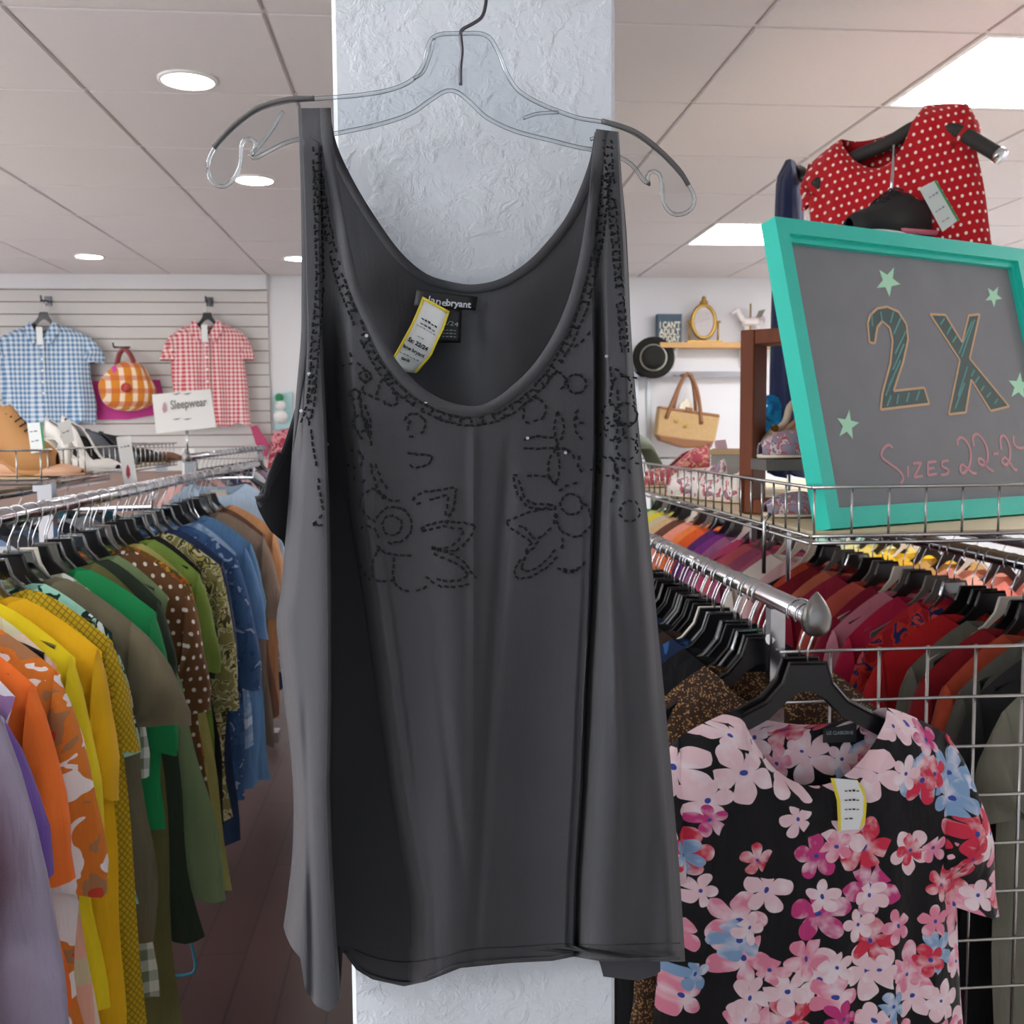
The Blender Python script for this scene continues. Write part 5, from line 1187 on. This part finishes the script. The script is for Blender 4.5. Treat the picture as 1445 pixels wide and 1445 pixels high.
# sleepwear card on its stem
sw = thing('counter_sign', P(262, 640, 5.3), 'white Sleepwear card on a slim stem above the far rack', 'sign')
SWc = [(215, 557), (297, 549), (305, 603), (221, 612)]
MB().prism([P(x, y, 5.28) for x, y in SWc], FW, 0.012).build('card', mat('sign_card', '#f1efea', 0.6), sw); swc = [c for c in sw.children][-1]
MB().tube([P(264, 606, 5.29), P(264, 640, 5.29)], 0.007, 8).build('stem', M_chrome, sw, True)
M_gold = mat('sign_grey', '#8f8c84', 0.7)
a_, b_ = P(241, 577.5, 5.270), P(292, 572.5, 5.270); text('Sleepwear', 0.062, M_gold, swc, a_, b_-a_, UP, bold=0.001, width=(b_-a_).length)
MB().prism([P(x, y, 5.270) for x, y in ((232, 567), (235, 573), (235, 580), (231, 583), (229, 577), (230, 571))], FW, 0.001).build('emblem', mat('emblem_pale', '#c99a9e', 0.7), swc)
for y0_, y1_ in ((556.5, 554), (592, 590)):
    for x0_, x1_ in ((243, 256), (258, 271)): MB().prism([P(x0_, y0_, 5.270), P((x0_+x1_)/2, y0_-1.6, 5.270), P(x1_, y1_, 5.270), P((x0_+x1_)/2, y0_+0.6, 5.270)], FW, 0.001).build('flourish', M_gold, swc)

# ================================================================ BACK WALL: gingham shirts and handbag
def wall_shirt(cx, hooky, topy, px_w, hemy, m_, labs, seed, Y=BW-0.12):
    k = Y/FPX; hp_ = P(cx, hooky, BW-0.03)
    hk = thing('wall_hook', hp_, labs[1], 'hook', 'slatwall hooks')
    MB().box((hp_.x-0.022, BW-0.032, hp_.z-0.03), (hp_.x+0.022, BW-0.025, hp_.z+0.03)).build('plate', M_steel, hk)
    MB().tube([(hp_.x, BW-0.03, hp_.z), (hp_.x, Y-0.03, hp_.z-0.01), (hp_.x, Y-0.04, hp_.z+0.02)], 0.006, 8).build('prong', M_steel, hk, True)
    rail = Vector((hp_.x, Y, hp_.z-0.012))
    dup(HP['black'], rail, (0, 0, 0), labs[2], 'hangers on the slatwall', None, (0.85, 1, 1.0))
    top = P(cx, topy, Y).z; L = top-P(cx, hemy, Y).z; w_ = px_w*k/2
    g = garment('gingham_shirt', m_, uniq(labs[0]), 'shirt', (rail.x, Y, rail.z), 0, None, w=w_*0.80, L=L, neck=0.075, nd=0.09, hemw=w_*0.88, th=0.09, rip=0.010, slv=0.17, slo=w_*0.26, slw=0.2, seed=seed, nu=36, nv=24, slope=0.075, neck_z=top-rail.z)
    z0 = top-rail.z
    for s in (-1, 1):
        MB().prism([(s*0.07, -0.052, z0+0.012), (s*0.012, -0.058, z0-0.095), (s*0.055, -0.062, z0-0.13), (s*0.105, -0.056, z0-0.05), (s*0.09, -0.05, z0+0.0)], (0, 1, 0), 0.006).build('collar', m_, g, False, True)
    plk = MB().box((-0.016, -0.062, z0-L+0.02), (0.016, -0.056, z0-0.10)).build('placket', m_, g, False, True)
    for q in range(6): MB().rev([(0.001, 0), (0.008, 0), (0.008, 0.003), (0.001, 0.003)], 10, (0, -0.063, z0-0.15-q*(L-0.2)/6), Matrix.Rotation(R(90), 3, 'X')).build('button', M_white, plk, False, True)
    MB().box((-0.028, -0.064, z0-0.13), (0.010, -0.061, z0-0.02)).build('price_tag', M_card, g, False, True)
    return g
wall_shirt(68, 425, 458, 142, 598, C('blue_gingham', '#4a7fae', 'gingham', ['#dfe8ef'], 1.15), ('blue and white gingham shirt hung on the slatwall', 'steel slatwall hook above the blue gingham shirt', 'black hanger inside the blue gingham shirt'), 301)
wall_shirt(296, 426, 455, 120, 600, C('red_gingham', '#cc3a48', 'gingham', ['#f5e2e0'], 1.0), ('red and white gingham shirt hung on the slatwall', 'steel slatwall hook above the red gingham shirt', 'black hanger inside the red gingham shirt'), 302)
HBY = BW-0.14
hb = thing('plaid_handbag', P(180, 585, HBY), 'orange and cream plaid handbag hanging between the gingham shirts', 'handbag')
M_plaid = C('orange_plaid', '#d98a2e', 'plaid', ['#f4dcc0', '#c85a3a'], 0.9)
ob = [(140, 543), (150, 527), (165, 514), (180, 510), (198, 514), (212, 535), (220, 552), (214, 570), (196, 578), (178, 580), (158, 576), (146, 566)]
oc_ = cr([P(x, y, HBY) for x, y in ob], 36, True)[:-1]; cc_ = sum(oc_, Vector())/len(oc_)
MB().loft([[cc_+(p-cc_)*s+Vector((0, o, 0)) for p in oc_] for s, o in ((0.2, -0.10), (0.7, -0.09), (0.93, -0.06), (1, -0.02), (1, 0.03), (0.9, 0.06), (0.3, 0.075))]).build('bag_body', M_plaid, hb, True)
for dx_, dd in ((0, -0.05), (3, 0.03)):
    MB().tube(cr([P(x+dx_, y, HBY+dd) for x, y in ((163, 518), (167, 500), (174, 493), (182, 500), (189, 516))], 20), 0.010, 8).build('handle', mat('maroon_leather', '#8a3a3c', 0.5), hb, True)
MB().rev([(0.002, 0), (0.03, 0), (0.03, 0.01), (0.002, 0.012)], 12, P(178, 547, HBY-0.105), Matrix.Rotation(R(90), 3, 'X')).build('clasp', mat('clasp_red', '#b8403a', 0.4), hb, True)
MB().prism([P(x, y, HBY-0.09) for x, y in ((158, 517), (164, 516), (165, 530), (160, 532))], FW, 0.002).build('tag', mat('magenta_tag', '#d63aa0', 0.6), hb)
c = P(172, 490, BW-0.03); hk_ = thing('wall_hook', c, 'thin steel slatwall hook holding the plaid handbag', 'hook', 'slatwall hooks')
MB().tube([(c.x-0.05, BW-0.028, c.z), (c.x+0.05, BW-0.028, c.z)], 0.006, 6).build('plate', M_steel, hk_, True); MB().tube([(c.x, BW-0.03, c.z), (c.x, HBY-0.07, c.z-0.012), (c.x, HBY-0.085, c.z+0.012)], 0.005, 6).build('prong', M_steel, hk_, True)
pb = MB().prism([P(x, y, BW-0.04) for x, y in ((130, 538), (160, 536), (225, 536), (230, 560), (222, 585), (180, 592), (138, 592))], (0, 1, 0), 0.02)
tag(pb.build('magenta_pouch', mat('magenta_cloth', '#c2368c', 0.7)), 'flat magenta pouch hanging behind the plaid handbag', 'pouch')
# small hanging wares at the end of the slatwall
c = P(397, 585, BW-0.04)
wr = thing('ornament_pack', c, 'snowman ornament pack hanging beside the left armhole of the tank', 'ornament')
MB().prism([P(x, y, BW-0.02) for x, y in ((386, 556), (412, 553), (412, 606), (388, 606))], (0, 1, 0), 0.01).build('backing_card', mat('aqua_card', '#b9dfe0', 0.6), wr)
for px_, py_, r_, m_ in ((396, 572, 0.034, M_white), (396, 588, 0.045, M_white), (394, 561, 0.028, mat('holly_green', '#2f8f5e', 0.6))):
    pp = P(px_, py_, BW-0.06); MB().rev([(r_*math.sin(PI*k/8)+0.0005, -r_*math.cos(PI*k/8)) for k in range(9)], 14, pp).build('ball', m_, wr, True)
pk = MB(); pk.prism([P(x, y, BW-0.06) for x, y in ((384, 612), (408, 604), (408, 666), (378, 664))], (0, 1, 0), 0.05)
tag(pk.build('floral_pouch', C('pouch_print', '#a83a4e', 'print', ['#e0a0a4', '#c85a6a'], 0.8)), 'red and pink floral pouch hanging left of the tank top', 'pouch')
pk = MB(); pk.prism([P(x, y, BW-0.10) for x, y in ((354, 602), (362, 600), (380, 628), (376, 645), (366, 640))], (0, 1, 0), 0.04)
tag(pk.build('umbrella', mat('magenta_fabric', '#b8406a', 0.6)), 'folded magenta and yellow umbrella hanging right of the red gingham shirt', 'umbrella')

# ================================================================ BACK WALL RIGHT: shelf, hat, tote
sy_ = BW-0.16; a_ = P(932, 483, sy_); b_ = P(1080, 483, sy_)
sh = thing('wall_shelf', ((a_.x+b_.x)/2, BW-0.08, a_.z-0.03), 'light wood wall shelf with the mirror and sign block', 'shelf')
MB().box((a_.x, sy_, a_.z-0.034), (b_.x+0.1, BW-0.001, a_.z)).build('board', mat('pine', '#d3a468', 0.6, vary=(12, 0.12)), sh)
for x_ in (a_.x+0.12, b_.x-0.12): MB().prism([(x_, BW-0.002, a_.z-0.034), (x_, BW-0.12, a_.z-0.034), (x_, BW-0.002, a_.z-0.16)], (1, 0, 0), 0.02).build('bracket', M_white, sh)
ZSH = a_.z
# block sign with three lines
pA, pB = P(928, 480, sy_+0.05), P(962, 480, sy_+0.05)
bk_ = thing('block_sign', ((pA.x+pB.x)/2, sy_+0.06, ZSH), "dark block sign reading I can't adult today on the wall shelf", 'sign')
zt_ = P(945, 443, sy_+0.05).z
MB().box((pA.x, sy_+0.05, ZSH), (pB.x, sy_+0.11, zt_)).build('block', mat('navy_block', '#3f5464', 0.6, vary=(30, 0.25)), bk_)
hgt_ = zt_-ZSH
for k, s_ in enumerate(("I CAN'T", 'ADULT', 'TODAY')):
    text(s_, 0.058, mat('cream_ink', '#e9e2c8', 0.7), bk_.children[0], (pA.x+0.012, sy_+0.0485, ZSH+hgt_*(0.52-0.24*k)), (1, 0, 0), (0, 0, 1), bold=0.0015, width=(pB.x-pA.x)-0.024)
# oval mirror on stand
mc = P(993, 454, sy_+0.06); gold = mat('old_gold', '#b8924a', 0.35, 0.8)
mr = thing('oval_mirror', (mc.x, sy_+0.06, ZSH), 'gold framed oval table mirror on the wall shelf', 'mirror')
el = [Vector((mc.x+0.078*math.cos(2*PI*k/40), sy_+0.06, mc.z+0.108*math.sin(2*PI*k/40))) for k in range(40)]
MB().tube(el, 0.013, 10, True).build('frame', gold, mr, True); MB().prism(el, (0, 1, 0), 0.006).build('glass', mat('mirror_glass', '#e8eaec', 0.03, 1.0), mr)
MB().rev([(0.001, 0), (0.025, 0), (0.03, 0.015), (0.012, 0.035), (0.016, 0.045), (0.002, 0.06)], 12, (mc.x, sy_+0.06, mc.z+0.112)).build('crest', gold, mr, True)
for s in (-1, 1):
    MB().tube([(mc.x+s*0.098, sy_+0.06, ZSH+0.01), (mc.x+s*0.098, sy_+0.06, mc.z)], 0.007, 8).build('upright', gold, mr, True); MB().tube([(mc.x+s*0.08, sy_+0.06, mc.z), (mc.x+s*0.115, sy_+0.06, mc.z)], 0.008, 8).build('knob', gold, mr, True)
MB().box((mc.x-0.12, sy_+0.02, ZSH), (mc.x+0.12, sy_+0.10, ZSH+0.014)).build('base', gold, mr)
# winged horse figurine: body, neck, head, horn, wings, legs
uc = P(1058, 452, sy_+0.07); M_uni = mat('porcelain', '#e6dcd8', 0.35); M_unp = mat('porcelain_mauve', '#c8b2bc', 0.4)
uf = thing('horse_figurine', (uc.x, sy_+0.07, ZSH), 'small white and mauve horse figurine on a gold pole, on the wall shelf', 'figurine')
Y_ = sy_+0.07
MB().tube(cr([(uc.x-0.06, Y_, uc.z-0.005), (uc.x-0.02, Y_, uc.z-0.012), (uc.x+0.03, Y_, uc.z-0.008), (uc.x+0.06, Y_, uc.z-0.012)], 10), [0.022, 0.03, 0.032, 0.029, 0.027, 0.027, 0.029, 0.031, 0.029, 0.02], 10).build('body', M_uni, uf, True)
MB().tube(cr([(uc.x-0.05, Y_, uc.z), (uc.x-0.075, Y_, uc.z+0.04), (uc.x-0.085, Y_, uc.z+0.065), (uc.x-0.11, Y_, uc.z+0.055), (uc.x-0.125, Y_, uc.z+0.04)], 10), [0.026, 0.023, 0.02, 0.019, 0.019, 0.02, 0.018, 0.015, 0.012, 0.009], 10).build('head', M_uni, uf, True)
for lx in (-0.045, -0.03, 0.04, 0.055): MB().tube([(uc.x+lx, Y_, uc.z-0.02), (uc.x+lx+(0.02 if lx < 0 else 0.012), Y_, uc.z-0.05), (uc.x+lx-0.004, Y_, ZSH+0.022)], [0.011, 0.008, 0.007], 8).build('leg', M_uni, uf, True)
MB().tube(cr([(uc.x+0.06, Y_, uc.z), (uc.x+0.09, Y_, uc.z+0.02), (uc.x+0.10, Y_, uc.z-0.02)], 8), [0.008, 0.012, 0.014, 0.014, 0.012, 0.01, 0.007, 0.003], 8).build('tail', M_unp, uf, True)
MB().tube([(uc.x+0.005, Y_, ZSH+0.02), (uc.x+0.005, Y_, uc.z+0.11)], 0.006, 8).build('pole', gold, uf, True); MB().rev([(0.06, 0), (0.065, 0.008), (0.05, 0.02), (0.002, 0.022)], 16, (uc.x, Y_, ZSH)).build('base', M_unp, uf, True)
MB().prism([(uc.x+0.03, Y_-0.034, uc.z+0.01), (uc.x+0.05, Y_-0.034, uc.z+0.06), (uc.x+0.095, Y_-0.034, uc.z+0.07), (uc.x+0.07, Y_-0.034, uc.z+0.02)], (0, 1, 0), 0.008).build('saddle_ribbon', mat('figurine_green', '#6b6a58', 0.5), uf)
# chrome face-out rail
z_ = P(980, 528, BW-0.08).z; x0_, x1_ = P(880, 528, BW-0.08).x, P(1075, 528, BW-0.08).x
fr_ = thing('wall_rail', ((x0_+x1_)/2, BW-0.05, z_), 'chrome wall rail below the wood shelf', 'rail')
MB().box((x0_, BW-0.09, z_-0.018), (x1_, BW-0.07, z_+0.018)).build('bar', M_chrome, fr_)
for x_ in (x0_+0.1, P(915, 600, BW).x, x1_-0.1): MB().box((x_-0.015, BW-0.02, z_-0.6), (x_+0.015, BW-0.001, z_+0.05)).build('upright', mat('pale_metal', '#c9ced0', 0.4, 0.6), fr_); MB().box((x_-0.012, BW-0.072, z_-0.012), (x_+0.012, BW-0.018, z_+0.012)).build('bracket', M_chrome, fr_)
# black wide brimmed hat hanging brim to the wall
hc = P(922, 505, BW-0.13); q = Matrix.Rotation(R(90), 3, 'X') @ Matrix.Rotation(0, 3, 'Z')
tilt = Matrix.Rotation(R(-10), 3, 'Z') @ Matrix.Rotation(R(-6), 3, 'X')
M_felt = mat('black_felt', '#22211d', 0.95); M_band = mat('pewter_band', '#b8b3a6', 0.4, 0.5)
ht = thing('wide_brim_hat', hc, 'black wide brimmed hat with pale chain band on the back wall', 'hat')
MB().rev([(0.07, 0.0), (0.10, -0.003), (0.138, 0.006), (0.140, 0.010), (0.10, 0.003), (0.07, 0.006)], 40, hc, tilt @ q).build('brim', M_felt, ht, True)
MB().rev([(0.082, 0.0), (0.080, 0.04), (0.072, 0.08), (0.058, 0.098), (0.03, 0.092), (0.002, 0.084)], 32, hc, tilt @ q).build('crown', M_felt, ht, True)
MB().tube([hc+(tilt @ q) @ Vector((0.084*math.cos(2*PI*k/36), 0.084*math.sin(2*PI*k/36), 0.012)) for k in range(36)], 0.0075, 8, True).build('band', M_band, ht, True)
# tan tote on the rail
ty_ = BW-0.20
tt_ = thing('tote_bag', P(965, 630, ty_), 'tan straw tote bag with brown handles hanging from the wall rail', 'tote bag')
M_straw = mat('straw', '#bd9a6a', 0.8, bump=(220, 0.5, 0.003), vary=(40, 0.15)); M_cog = mat('cognac_leather', '#8a5a36', 0.5)
def slab(name, pts, Y, th, m_, par):
    o = MB().prism([P(x, y, Y) for x, y in pts], (0, 1, 0), th).build(name, m_, par); md = o.modifiers.new('b', 'BEVEL'); md.width = 0.01; md.segments = 2; return o
slab('bag_body', [(929, 574), (965, 579), (1013, 586), (1006, 622), (1002, 628), (962, 626), (924, 614), (926, 595)], ty_, 0.11, M_straw, tt_)
slab('base_panel', [(924, 612), (962, 618), (1004, 622), (1001, 632), (962, 632), (930, 622)], ty_, 0.118, M_cog, tt_)
slab('rim', [(929, 573), (1013, 585), (1012, 590), (929, 578)], ty_, 0.116, M_cog, tt_)
for pts, dd in ((((940, 590), (952, 560), (964, 534), (972, 527), (980, 540), (986, 562), (990, 598)), -0.06), (((950, 578), (957, 550), (968, 529), (976, 534), (980, 556), (982, 584)), 0.05)):
    MB().tube(cr([P(x, y, ty_+dd) for x, y in pts], 26), 0.013, 8).build('handle', M_cog, tt_, True)
slab('clasp', [(967, 574), (978, 576), (977, 582), (967, 581)], ty_-0.06, 0.01, M_cog, tt_)
for x, y in ((955, 594), (967, 601)): MB().rev([(0.001, 0), (0.014, 0), (0.014, 0.005), (0.001, 0.006)], 10, P(x, y, ty_-0.058), Matrix.Rotation(R(90), 3, 'X')).build('stud', gold, tt_)
slab('scarf_lining', [(956, 582), (958, 570), (968, 562), (976, 568), (978, 584)], ty_+0.01, 0.03, mat('cream_cloth', '#e9dfc8', 0.9), tt_)

# teal loop of a hanger trailing below the left rack
tl = MB().tube(cr([Vector((PZ(262, 1273, 0.25).x, 0, 0))*0+P(258, 1270, 2.55), P(268, 1320, 2.55), P(276, 1366, 2.55), P(262, 1376, 2.55), P(232, 1376, 2.55)], 20), 0.004, 6)
tag(tl.build('teal_strap', mat('teal_plastic', '#2a7f92', 0.4), None, True), 'thin teal strap dangling below the khaki dress near the floor', 'strap')

# prototypes are only moulds
for p in HP.values():
    for ch in list(p.children): bpy.data.objects.remove(ch)
    bpy.data.objects.remove(p)
